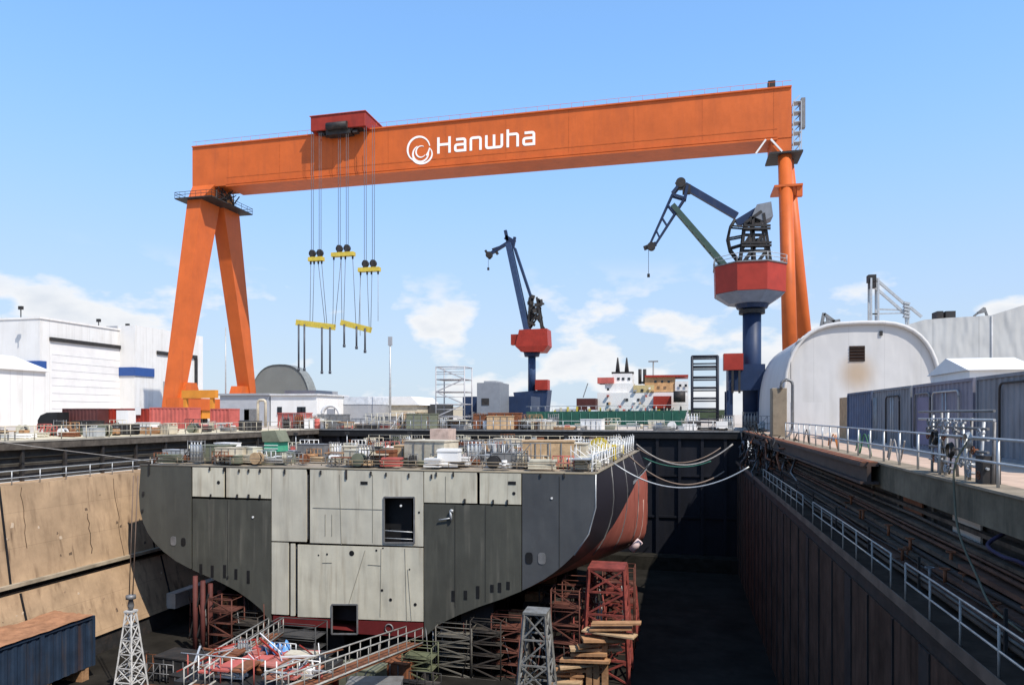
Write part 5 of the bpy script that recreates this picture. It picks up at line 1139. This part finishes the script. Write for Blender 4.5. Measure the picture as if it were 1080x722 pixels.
# vertical scaffold poles over the deck
for k, (px, Y, top) in enumerate(((137,46,440),(312,56,456),(366,58,455),(502,60,462),(556,56,460),(432,58,455),(597,60,458),(612,66,456),(166,60,462),(190,66,460))):
    p = atY(px, top, Y); z0_ = DZ if k else -9
    if k == 0: continue
    o = empty('lighting_mast', (p.x,Y,DZ), f'{ORDW[k-1]} thin work-light mast added over the ship deck' , 'work light', 'work light masts on the ship deck')
    m = MB(); m.tube([(p.x,Y,DZ),(p.x,Y,p.z)], .04, 5); m.build('pole', GALV, o); m = MB(); m.box(p.x-.18,p.x+.18,Y-.1,Y+.1,p.z-.25,p.z); m.build('lamp_head', DARK, o)
ml = sorted([o for o in bpy.data.objects if o.name.startswith('lighting_mast')], key=lambda o: (o.location.x+.24*o.location.y)/(o.location.y*.97-.23*o.location.x))
for k, o in enumerate(ml): o['label'] = f'{ORDW[k]} thin work-light mast from the left on the ship deck'

# ================================================================== KIT BEYOND THE DOCK GATE AND ON THE LEFT QUAY
items = []
for k in range(130):
    Y = rs.uniform(91, 108); px = rs.uniform(300, 585)
    items.append((px, Y, 0, rs.choice(kinds_), rs.choice(mats_), rs.uniform(.7,1.25)))
for k in range(60):
    items.append((rs.uniform(300, 560), rs.uniform(90, 96), 0, rs.choice(kinds_), rs.choice(mats_), rs.uniform(.9,1.6)))
for k in range(40):
    items.append((rs.uniform(560, 735), rs.uniform(89.5, 104), 0, rs.choice(kinds_), rs.choice(mats_), rs.uniform(.5,1.0)))
for k in range(14):
    items.append((rs.uniform(725, 812), rs.uniform(90, 98), 0, rs.choice(['guard','guard','welder','pipes','drum','bottles']), rs.choice([GALV,WHITE,STEEL,DARK]), rs.uniform(.9,1.4)))
scatter(items, 'behind the dock gate')
items = [(px, FY-1.2, -1.58, kd, mt_, s_) for px, kd, mt_, s_ in [(rs.uniform(385,660), rs.choice(['crate','drum','reel','guard','welder']), rs.choice([WHITE,GALV,STEEL,RUST,OFFW2]), rs.uniform(.5,.8)) for k in range(34)]]
scatter(items, 'on the gate ledge')
# left quay
items = []
for k in range(70):
    px = rs.uniform(2, 265); X = rs.uniform(-62, -50.5); r = ray(px, 437); Y = X/r.x*r.y
    items.append((px, Y, 0.01, rs.choice(kinds_), rs.choice(mats_), rs.uniform(.55,1.0)))
scatter(items, 'on the left quay')
m = MB(); m.box(-68, LXQ-.9, 35, FY, .001, .012); tag(m.build('quay_apron', mat('cream_concrete', (.58,.5,.34), .9, var=.2, scale=.6, dirt=(.35,.29,.2), dirtamt=.5)), kind='structure')
def cont_x(px0, px1, Y, h, mtl, label, d=2.5):
    a_, b_ = atY(px0, 437, Y), atY(px1, 437, Y); o = empty('shipping_container', ((a_.x+b_.x)/2, Y+d/2, 0), label, 'container', 'containers on the left quay')
    n = max(4, int((b_.x-a_.x)/.3)); pts = []
    for i in range(n):
        xa = a_.x+(b_.x-a_.x)*i/n; xb = a_.x+(b_.x-a_.x)*(i+1)/n; dy = 0 if i % 2 else .06; pts += [(xa+.04, Y+dy), (xb-.04, Y+dy)]
    m = MB(); m.prism([Vector((x,y,.15)) for x, y in pts]+[Vector((b_.x,Y+d,.15)),Vector((a_.x,Y+d,.15))], (0,0,h-.3)); m.build('walls', mtl, o)
    m = MB(); m.box(a_.x-.03,b_.x+.03,Y-.03,Y+d+.03,h-.149,h); m.box(a_.x-.03,b_.x+.03,Y-.03,Y+d+.03,0,.149); m.build('frame', mtl, o)
    for x in (a_.x-.035, b_.x-.1): m = MB(); m.box(x,x+.13,Y-.05,Y+.1,.15,h-.15); m.build('corner_post', mtl, o)
    return o
DK = mat('maroon_paint', (.09,.03,.028), .6, var=.2, scale=1, dirt=(.05,.03,.03))
cont_x(66,103,86,2.9,DK,'dark maroon container leftmost in the row before the white hall')
cont_x(105,119,88,2.9,DKRED,'narrow dark red container between the maroon one and the white marked one')
cont_x(121,155,88.5,2.9,DKRED,'dark red container with a small white notice in front of the second hall')
q = cont_x(158,199,84,3.0,PINKRED,'faded pinkish red container at the foot of the left gantry leg')
q2 = cont_x(222,242,92,2.9,PINKRED,'short faded red container right of the amber frame')
o = empty('notice_board', atY(145,433,88), 'small white notice fixed on the dark red container', 'notice'); p = atY(145.5,433,88.3); m = MB(); m.box(p.x-.5,p.x+.5,88.28,88.32,p.z-.6,p.z+.6); m.build('board', WHITE, o)
p = atY(129,420,84); m = MB(); m.box(p.x-1.0,p.x+1.0,84,85.4,0,2.6); o = m.build('portable_toilet', WHITE); tag(o, 'white cabin with dark cross lines between the dark red containers', 'portable cabin')
o = empty('tyre_stack', (atY(57,437,84).x,84,0), 'rounded black covered machine left of the maroon container', 'covered machine'); p = atY(58,437,84); m = MB(); m.prism([(p.x-2.0,83,0),(p.x-2.0,83,1.2),(p.x-1.5,83,1.9),(p.x-.4,83,2.3),(p.x+1.4,83,2.35),(p.x+1.4,83,0)], (0,2,0)); o.name = 'covered_machine'; ORG[o.name] = Vector(o.location); m.build('cover', BLACK, o)
# amber frame by the gantry leg
p, q = atY(196,414,100), atY(224,414,100); o = empty('portal_frame', ((p.x+q.x)/2,100,0), 'amber steel portal frame standing below the left gantry leg', 'portal frame')
for x in (p.x, q.x): m = MB(); m.box(x-.25,x+.25,99.7,100.3,0,p.z-.9); m.build('post', ORANGEY, o)
m = MB(); m.box(p.x-.5,q.x+.8,99.6,100.4,p.z-.89,p.z+.4); m.build('beam', ORANGEY, o)
# arched pale pipe by the grey workshop
o = empty('air_duct', (atY(276,437,100).x,100,0), 'pale arched air duct in front of the grey workshop', 'air duct'); a_, b_ = atY(272,450,100), atY(280,450,100)
m = MB(); m.tube(arc3([(a_.x,100,0),(a_.x,100,4.3),(b_.x,100,4.3),(b_.x,100,0)], .5), .22, 8); m.build('duct', BEIGE, o)
o = empty('hose_reel', (atY(349,437,100).x,100,0), 'large pale ring-shaped hose reel near the charcoal shed', 'hose reel'); p = atY(349,437,100)
m = MB(); m.ring((p.x,100,1.9), 1.5, .3, 'Y', 24); m.build('rim', WHITE, o); m = MB(); m.box(p.x-.6,p.x+.6,99.8,100.2,.5,2.9); m.build('hub', GREYW, o)
# mooring wire lower left and vertical hoist wire
hose([(LXQ+.2,34,1.3),(LXQ+1,42,-.2),(LXQ+1.6,50,-1.5),(LXQ+2,56,-2.5)], .035, ROPE, 'thin mooring wire sloping down at the left quay edge', 'mooring_wire', 'wire')

# ropes from ship to right wall
def mr_(a_, ya, b_, yb, sag, lab, mtl=ROPE, r=.07):
    p = atY(a_[0], a_[1], ya); q = atY(b_[0], b_[1], yb); m = MB(); m.tube(catenary(p, q, sag), r, 6); tag(m.build('mooring_rope', mtl), lab, 'rope', 'mooring ropes from the ship to the right wall')
mr_((671,468),74,(773,468),75, 2.15,'upper mooring rope sagging from the ship corner to the right wall', r=.085)
mr_((647,488),56,(790,492),55, 1.75,'lowest and brightest mooring rope sagging to the right wall', GALV, .06)
mr_((663,480),66,(764,497),70, 1.9,'middle brownish mooring rope sagging to the right wall', mat('brown_rope',(.2,.15,.12),.9), .075)
mr_((678,482),76,(750,486),76, .8,'thin green mooring rope in front of the navy gate', mat('green_rope',(.04,.13,.10),.9), .07)
mr_((672,472),75,(760,472),82, 1.6,'faint second upper rope behind the brightest ones', mat('brown_rope',(.2,.15,.12),.9), .06)

# tangle of cables at the far right corner of the dock
o = empty('cable_tangle', (7.2, 62, -2), 'dark tangle of cables and hoses hanging over the far right dock corner', 'cable tangle')
for k in range(95):
    y = rs.uniform(54, 86); p = Vector((rs.uniform(6.6, 8.3), y, rs.uniform(-2.0, .7))); pts = [p]
    for j in range(5): p = p + Vector((rs.uniform(-.5,.5), rs.uniform(-2.2,2.2), rs.uniform(-1.2,.4))); p.x = min(max(p.x, 6.2), 8.6); pts.append(p.copy())
    m = MB(); m.tube(pts, rs.uniform(.04,.09), 5); m.build('cable', rs.choice([HOSE, HOSE, BLACK, DARK, STEEL, RUST]), o)

# ================================================================== IN THE DOCK
# blue container with rust-brown sheet on top
bc = empty('shipping_container', (-41, 35, FL+1), 'dark blue container with a rust-brown sheet on its roof, bottom left', 'container')
x0, x1, y0, y1, z0_, z1_ = -43.0, -40.2, 24, 41.5, FL+.9, -12.3
m = MB(); n = 54; pts = []
for i in range(n):
    ya = y0+(y1-y0)*i/n; yb = y0+(y1-y0)*(i+1)/n; dx = 0 if i % 2 else -.06; pts += [(x1+dx, ya+.05), (x1+dx, yb-.05)]
m.prism([Vector((x,y,z0_)) for x, y in pts]+[Vector((x0,y1,z0_)),Vector((x0,y0,z0_))], (0,0,z1_-z0_)); m.build('walls', mat('dull_blue_paint', (.016,.030,.055), .7, var=.35, scale=.8, streak=3, dirt=(.05,.04,.035), dirtamt=.7, runs=((.07,.035,.02),.6,2)), bc)
m = MB(); m.box(x0-.05,x1+.08,y0,y1+.08,z1_+.001,z1_+.18); m.box(x1-.02,x1+.09,y1-.15,y1+.08,z0_,z1_); m.box(x1-.02,x1+.09,37.2,37.5,z0_,z1_-.01); m.build('frame', mat('dull_blue_paint', (.022,.045,.085)), bc)
gd = []
for i in range(15):
    row = []
    for j in range(30): row.append(Vector((x0-.3+(x1-x0+.5)*i/14, y0+(y1-y0)*j/29-.2, z1_+.22+rs.uniform(0,.10)+.14*math.sin(j*.5)**2*(1-i/14))))
    gd.append(row)
m = MB(); m.sheet(gd, True); m.build('roof_sheet', TARP, bc, fixn=False)
for yy in (26, 32, 38, 41): m = MB(); m.box(x0+.1,x1-.1,yy-.4,yy+.2,FL,z0_-.01); m.build('support_block', WOOD, bc)

def lattice_mast(x, y, z0, z1, b, t, mtl, label, r=.06, nl=6, cat='lattice tower', name='lattice_tower'):
    o = empty(name, (x,y,z0), label, cat)
    C_ = lambda s, f: (x+s[0]*(b+(t-b)*f)/2, y+s[1]*(b+(t-b)*f)/2, z0+(z1-z0)*f); cs = [(-1,-1),(1,-1),(1,1),(-1,1)]
    for s in cs: m = MB(); m.bar(C_(s,0), C_(s,1), r*2); m.build('leg', mtl, o)
    for k in range(nl):
        f0, f1 = k/nl, (k+1)/nl; m = MB()
        for i in range(4):
            s, s2 = cs[i], cs[(i+1)%4]; m.bar(C_(s,f1), C_(s2,f1), r*1.3); m.bar(C_(s,f0), C_(s2,f1), r*1.2)
            if k % 2 == 0: m.bar(C_(s2,f0), C_(s,f1), r*1.1)
        m.build('bracing', mtl, o)
    m = MB(); m.box(x-t/2-.08,x+t/2+.08,y-t/2-.08,y+t/2+.08,z1,z1+.12); m.build('head_plate', mtl, o)
    return o
p = atY(138,645,38); mast = lattice_mast(p.x, 38, FL, p.z, 1.6, .42, mat('worn_white_paint', (.5,.49,.47), .6, var=.3, scale=2, dirt=(.2,.17,.14), dirtamt=.7), 'white tapered lattice mast on the dock floor, bottom left', .045, 7)
m = MB(); m.lathe((p.x,38,p.z+.12), [(.12,0),(.2,.3),(.12,.7),(.3,.72),(.3,.95),(.05,1.0)], 10); m.build('mast_head', STEEL, mast)
for dx in (-.12,.14): m = MB(); m.tube([(p.x+dx,38,p.z+1),(p.x+dx*1.3,38.4,2.6-4.5)], .035, 5); m.build('guy_wire', mat('brown_wire',(.16,.11,.08),.8), mast)
lattice_mast(atY(566,700,40).x, 40, FL, atY(566,645,40).z, 2.3, 1.2, mat('dull_galvanised', (.2,.2,.19), .6, .2, var=.4, scale=2, dirt=(.09,.07,.05), dirtamt=.7), 'grey lattice shoring tower under the right half of the ship section', .07, 5)
lattice_mast(atY(641,700,50.5).x, 50.5, FL, atY(641,600,50.5).z+.2, 3.2, 2.4, mat('shore_red',(.21,.045,.035),.7,var=.5,scale=1.5,dirt=(.07,.03,.025),dirtamt=.7), 'red lattice shoring tower under the right side of the hull', .1, 5)
lattice_mast(atY(655,650,60).x, 60, FL, -12.6, 2.8, 2.2, mat('shore_red',(.36,.07,.055)), 'second red shoring tower further back under the pinkish hull', .1, 4)
o = empty('pipe_stub', atY(671,572,58), 'pale tilted tube end sticking out beside the pinkish hull', 'tube'); m = MB(); m.tube([atY(666,580,58), atY(675,570,58)], .3, 10); m.build('tube', mat('pinkish_white',(.6,.45,.43)), o)
# thin rusty raking props round the shoring towers
for k in range(26):
    x = rs.uniform(-8.5,-3.2); y = rs.uniform(49.5,62); top = -12.6 + (x+8.5)*.45 - (y-49)*.05
    o = empty('raking_prop', (x,y,FL), ('dull red' if k % 2 else 'grey')+' thin raking prop among those beneath the right side of the hull', 'prop', ('red' if k % 2 else 'grey')+' props under the right side of the hull')
    m = MB(); m.tube([(x+rs.uniform(-1,1),y+rs.uniform(-.6,.6),FL),(x,y,top)], .06, 6); m.build('tube', mat('shore_red',(.21,.045,.035)) if k % 2 else STEEL, o)
    m = MB(); m.box(x-.15,x+.15,y-.15,y+.15,top,top+.06); m.build('head_plate', DARK, o)
for pre in ('dull red', 'grey'):
    pl = [o for o in bpy.data.objects if o.name.startswith('raking_prop') and o['label'].startswith(pre)]
    pl.sort(key=lambda o: (o.location.x+.24*o.location.y)/(o.location.y*.97-.23*o.location.x))
    for k, o in enumerate(pl): o['label'] = f'{ORDW[k]} {pre} raking prop from the left beneath the right hull side'
# keel blocks and dark stands under the hull
for j, xx in enumerate((-36, -31, -26, -21, -16, -11.5)):
    for i, yy in enumerate((50.5, 56, 62, 68, 74)):
        o = empty('keel_block', (xx, yy, FL), f'timber-topped keel block, {ORDW[j]} row from the left, {ORDW[i]} from the front', 'keel block', 'keel blocks under the ship')
        top = {-36:-12.9,-31:-14,-26:-14,-21:-14,-16:-13.6,-11.5:-12.4}[xx]
        top = min(top, -14.02) if j in (1,2,3,4) else top
        m = MB(); m.box(xx-.8,xx+.8,yy-.6,yy+.6,FL,top-.6); m.build('base', DARK, o); m = MB(); m.box(xx-.7,xx+.7,yy-.5,yy+.5,top-.59,top); m.build('timber_cap', WOOD, o)
for k, (px, Y, py) in enumerate(((206,47,607),(214,47,612),(222,48,615),(232,49,622),(243,50,628))):
    p = atY(px, py, Y); o = empty('shoring_post', (p.x,Y,FL), f'{ORDW[k]} dark red-brown shoring post from the left under the ship bilge', 'shoring post', 'shoring posts under the left bilge')
    m = MB(); m.tube([(p.x,Y,FL),(p.x,Y,p.z)], .18, 8); m.build('post', mat('brown_red_post',(.10,.03,.025),.7,var=.3), o); m = MB(); m.box(p.x-.35,p.x+.35,Y-.35,Y+.35,FL,FL+.15); m.build('foot', DARK, o)
    m = MB(); m.bar((p.x-.5,Y,FL+1.5),(p.x+.5,Y,p.z-1),.1); m.build('brace', DARK, o)
# scaffolding below the centre right
a_, b_ = atY(459,660,47.5), atY(497,660,47.5)
scaffold_tower('scaffold_tower', a_.x, b_.x, 47.6, 49, FL, atY(480,662,47.5).z, 5, mat('dusty_scaffold',(.13,.12,.10),.7), 'dusty dark scaffold with board platforms beneath the olive grey plate', r=.05)
a_, b_ = atY(424,690,46), atY(455,690,46)
scaffold_tower('scaffold_tower', a_.x, b_.x, 46, 47.4, FL, atY(440,682,46).z, 3, mat('olive_scaffold',(.11,.12,.07),.7), 'low olive scaffold beside the end of the long footbridge', r=.05)
# timber stair of planks catching the sun
o = empty('timber_stack', (-6.2, 47, FL), 'sunlit orange-brown stepped stack of timber planks at the bottom right of the hull', 'timber stack')
ORW = mat('orange_timber', (.40,.22,.11), .8, var=.35, scale=2, dirt=(.25,.12,.06), dirtamt=.5)
for k in range(12):
    a_ = atY(592+k*4.6+rs.uniform(-3,3), 718-k*5.6+rs.uniform(-1.5,1.5), 46.8); m = MB(); m.rbox((a_.x+.4, 47.3+rs.uniform(-.4,.4), a_.z-.1), rs.uniform(2.0,3.6), rs.uniform(.5,1.2), rs.uniform(.1,.2), rs.uniform(-.35,.35), 0, rs.uniform(-.12,.06)); m.build('plank', ORW if k%3 else TANP, o)
    if k % 2: continue
    m = MB(); m.box(a_.x-.2,a_.x+.2,47.2,47.6,FL,a_.z-.26); m.build('prop', WOOD, o)
# work platform with faded red decks
X0 = atY(214,700,33).x; X1_ = atY(330,700,33).x; zt = atY(270,704,33).z
wp = empty('work_platform', ((X0+X1_)/2, 34, FL), 'raised work platform with faded red deck plates and railings at the bottom of the picture', 'work platform')
PL = [PINKRED, mat('salmon_plate',(.42,.14,.11),.7,var=.4,scale=1.5,dirt=(.16,.08,.06),dirtamt=.8), DKRED, RUST, mat('terracotta_plate',(.36,.13,.075),.8,var=.4,scale=1.5,dirt=(.12,.07,.05),dirtamt=.8), DARK]
for i in range(7):
    for j in range(3):
        if rs.random() < .14: continue
        xa = X0+(X1_-X0)*i/7; ya = 31.2+j*1.4; hx_ = (X1_-X0)/14
        dz = rs.uniform(0,.5); m = MB(); m.rbox((xa+hx_, ya+.85, zt+dz-.05), hx_*rs.uniform(1.6,1.95), rs.uniform(1.3,1.7), .09, rs.uniform(-.08,.08), rs.uniform(-.05,.05), rs.uniform(-.05,.05))
        m.build('deck_plate', PL[rs.choice((0,0,1,1,2,3,4,5))] , wp)
for k in range(34):
    x = rs.uniform(X0, X1_); y_ = rs.uniform(31.3, 35); a_ = rs.uniform(0, 3.1); l = rs.uniform(.4, 1.4)
    m = MB(); m.bar((x-math.cos(a_)*l, y_-math.sin(a_)*l*.6, zt+rs.uniform(.1,.5)), (x+math.cos(a_)*l, y_+math.sin(a_)*l*.6, zt+rs.uniform(.2,1.1)), rs.uniform(.04,.1)); m.build('loose_bar', rs.choice([DKRED, RUST, GALV, DARK, WHITE, STEEL]), wp)
for x in [X0+(X1_-X0)*k/5 for k in range(6)]:
    for yy in (31.5, 35.5): m = MB(); m.bar((x,yy,FL),(x,yy,zt-.3),.22); m.build('leg', DKRED, wp)
for zz in (zt-1.4, zt-3): m = MB(); m.bar((X0,31.5,zz),(X1_,31.5,zz),.15); m.bar((X0,35.5,zz),(X1_,35.5,zz),.15); m.bar((X0,31.5,zz-1.2),(X1_,31.5,zz),.1); m.build('brace', RUST, wp)
m = MB(); m.box(X0-.2,X1_+.2,31,36,zt-.5,zt-.25); m.build('under_deck', DARK, wp)
for k in range(10):
    x = X0+.4+(X1_-X0-.8)*k/9; m = MB(); m.tube([(x,31.3,zt-.3),(x,31.3,zt+1.1)], .035, 5); m.build('rail_post', WHITE if k%3 else PINKRED, wp)
m = MB(); m.tube([(X0,31.3,zt+1.1),(X0+4,31.3,zt+1.1)], .04, 5); m.tube([(X0+5,31.3,zt+.55),(X1_,31.3,zt+.55)], .04, 5); m.build('rail', GALV, wp)
o = empty('blue_tarpaulin', (atY(318,680,38).x, 38.5, zt), 'crumpled bright blue tarpaulin on the far side of the red work platform', 'tarpaulin'); c_ = atY(318,684,38)
gd = [[Vector((c_.x-.6+1.3*i/8, 34.6+1.2*j/6, zt-.1+.8*math.sin(i*1.1)**2*math.cos(j*.7)**2+rs.uniform(0,.2))) for j in range(7)] for i in range(9)]
m = MB(); m.sheet(gd, True); m.build('sheet', mat('sky_blue_tarp',(.12,.3,.6),.5,var=.3,scale=2), o, fixn=False)
mk = [('drum',WHITE),('crate',GALV),('crate',WHITE),('drum',BLUE),('welder',STEEL),('pipes',WHITE),('reel',BEIGE),('crate',PINKRED),('guard',WHITE),('bottles',GALV),('pipes',GALV),('drum',RUST),('guard',GALV),('welder',WHITE),('drum',PINKRED),('pallet',BEIGE),('pipes',STEEL),('crate',BEIGE)]
items = [(rs.uniform(240,345), rs.uniform(31.8,35.4), zt-.22, k_, m_2, rs.uniform(.45,.75)) for k_, m_2 in mk]
scatter(items, 'on the red platform')
m = MB(); pj = atY(340,700,33.5); 
# footbridges
def bridge(p, q, w, label, mtl=GALV, n=12, deckm=RUST):
    p, q = Vector(p), Vector(q); o = empty('footbridge', (p+q)/2, label, 'footbridge'); d = (q-p).normalized(); s = d.cross(Vector((0,0,1))).normalized()*w/2
    m = MB(); m.bar(p, q, w, .12); m.build('deck', deckm, o)
    for sg in (-1,1):
        m = MB(); m.tube([p+s*sg+Vector((0,0,1.1)), q+s*sg+Vector((0,0,1.1))], .05, 6); m.tube([p+s*sg+Vector((0,0,.1)), q+s*sg+Vector((0,0,.1))], .06, 6); m.build('handrail', mtl, o)
        m = MB(); m.tube([p+s*sg+Vector((0,0,.6)), q+s*sg+Vector((0,0,.6))], .03, 5)
        for k in range(n+1): a_ = p.lerp(q, k/n)+s*sg; m.tube([a_, a_+Vector((0,0,1.1))], .035, 5)
        m.build('balustrade', mtl, o)
bridge(atY(437,678,45), atY(292,735,29), 1.2, 'long footbridge with white handrails rising to the right towards the ship bottom', mat('bridge_white',(.34,.33,.30),.7,var=.4,dirt=(.14,.11,.09),dirtamt=.7))
bridge(atY(291,668,44), atY(205,728,30), 1.0, 'short footbridge with white handrails left of the red work platform', mat('bridge_white',(.55,.54,.5)))
items = []
for k in range(40):
    px = rs.uniform(150, 470); Y = rs.uniform(38, 46.5); items.append((px, Y, FL+.01, rs.choice(['crate','pallet','box','drum','pipes','guard']), rs.choice([RUST,RUST,DARK,DARK,STEEL,OLIVE]), rs.uniform(.7,1.2)))
scatter(items, 'on the dock floor')
for k in range(7):
    pass
# raised stacks just behind the platform under the ship bottom
a_, b_ = atY(290,655,46.5), atY(340,655,46.5)
scaffold_tower('scaffold_tower', a_.x, b_.x, 45.5, 47.2, FL, atY(310,657,46).z, 4, mat('dark_scaffold',(.05,.05,.05),.6), 'dark scaffold beneath the left off-white plates', r=.05)
# lit shelf on the lower left wall beside the hull
m = MB(); m.box(LXT+2.3, LXT+3.2, 53, 60, -14.9, -13.6); o = m.build('concrete_block', CONCL); tag(o, 'short pale sunlit concrete block at the foot of the tan wall beside the hull', 'concrete block')
# dark staging under the hull
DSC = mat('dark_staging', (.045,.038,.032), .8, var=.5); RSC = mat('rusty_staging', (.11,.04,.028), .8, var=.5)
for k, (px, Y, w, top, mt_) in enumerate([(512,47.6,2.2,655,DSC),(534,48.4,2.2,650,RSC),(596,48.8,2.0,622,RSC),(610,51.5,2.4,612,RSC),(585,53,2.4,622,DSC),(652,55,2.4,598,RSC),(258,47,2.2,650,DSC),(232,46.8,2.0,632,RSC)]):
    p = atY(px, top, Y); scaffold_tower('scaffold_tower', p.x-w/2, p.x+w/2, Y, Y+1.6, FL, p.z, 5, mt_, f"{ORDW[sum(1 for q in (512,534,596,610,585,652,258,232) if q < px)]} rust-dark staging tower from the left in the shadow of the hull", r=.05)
for k in range(60):
    px = rs.uniform(452, 600); Y = rs.uniform(46.8, 52); p = atY(px, 700, Y)
    if k >= 40: px = rs.uniform(196, 290); p = atY(px, 700, Y)
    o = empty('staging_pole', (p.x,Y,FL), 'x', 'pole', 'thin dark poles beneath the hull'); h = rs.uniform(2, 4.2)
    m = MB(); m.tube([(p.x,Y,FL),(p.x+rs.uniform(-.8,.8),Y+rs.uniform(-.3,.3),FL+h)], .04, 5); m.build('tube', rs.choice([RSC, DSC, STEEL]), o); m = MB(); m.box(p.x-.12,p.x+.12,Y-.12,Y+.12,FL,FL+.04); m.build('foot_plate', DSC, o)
pl = sorted([o for o in bpy.data.objects if o.name.startswith('staging_pole')], key=lambda o: (o.location.x+.24*o.location.y)/(o.location.y*.97-.23*o.location.x))
ORDW += ['sixtieth']
for k, o in enumerate(pl): o['label'] = f'{ORDW[k]} thin dark staging pole from the left beneath the ship hull'
# birds? none.  tidy
for ob in list(bpy.data.objects):
    if ob.type == 'MESH' and ob.data.users == 0: bpy.data.objects.remove(ob)
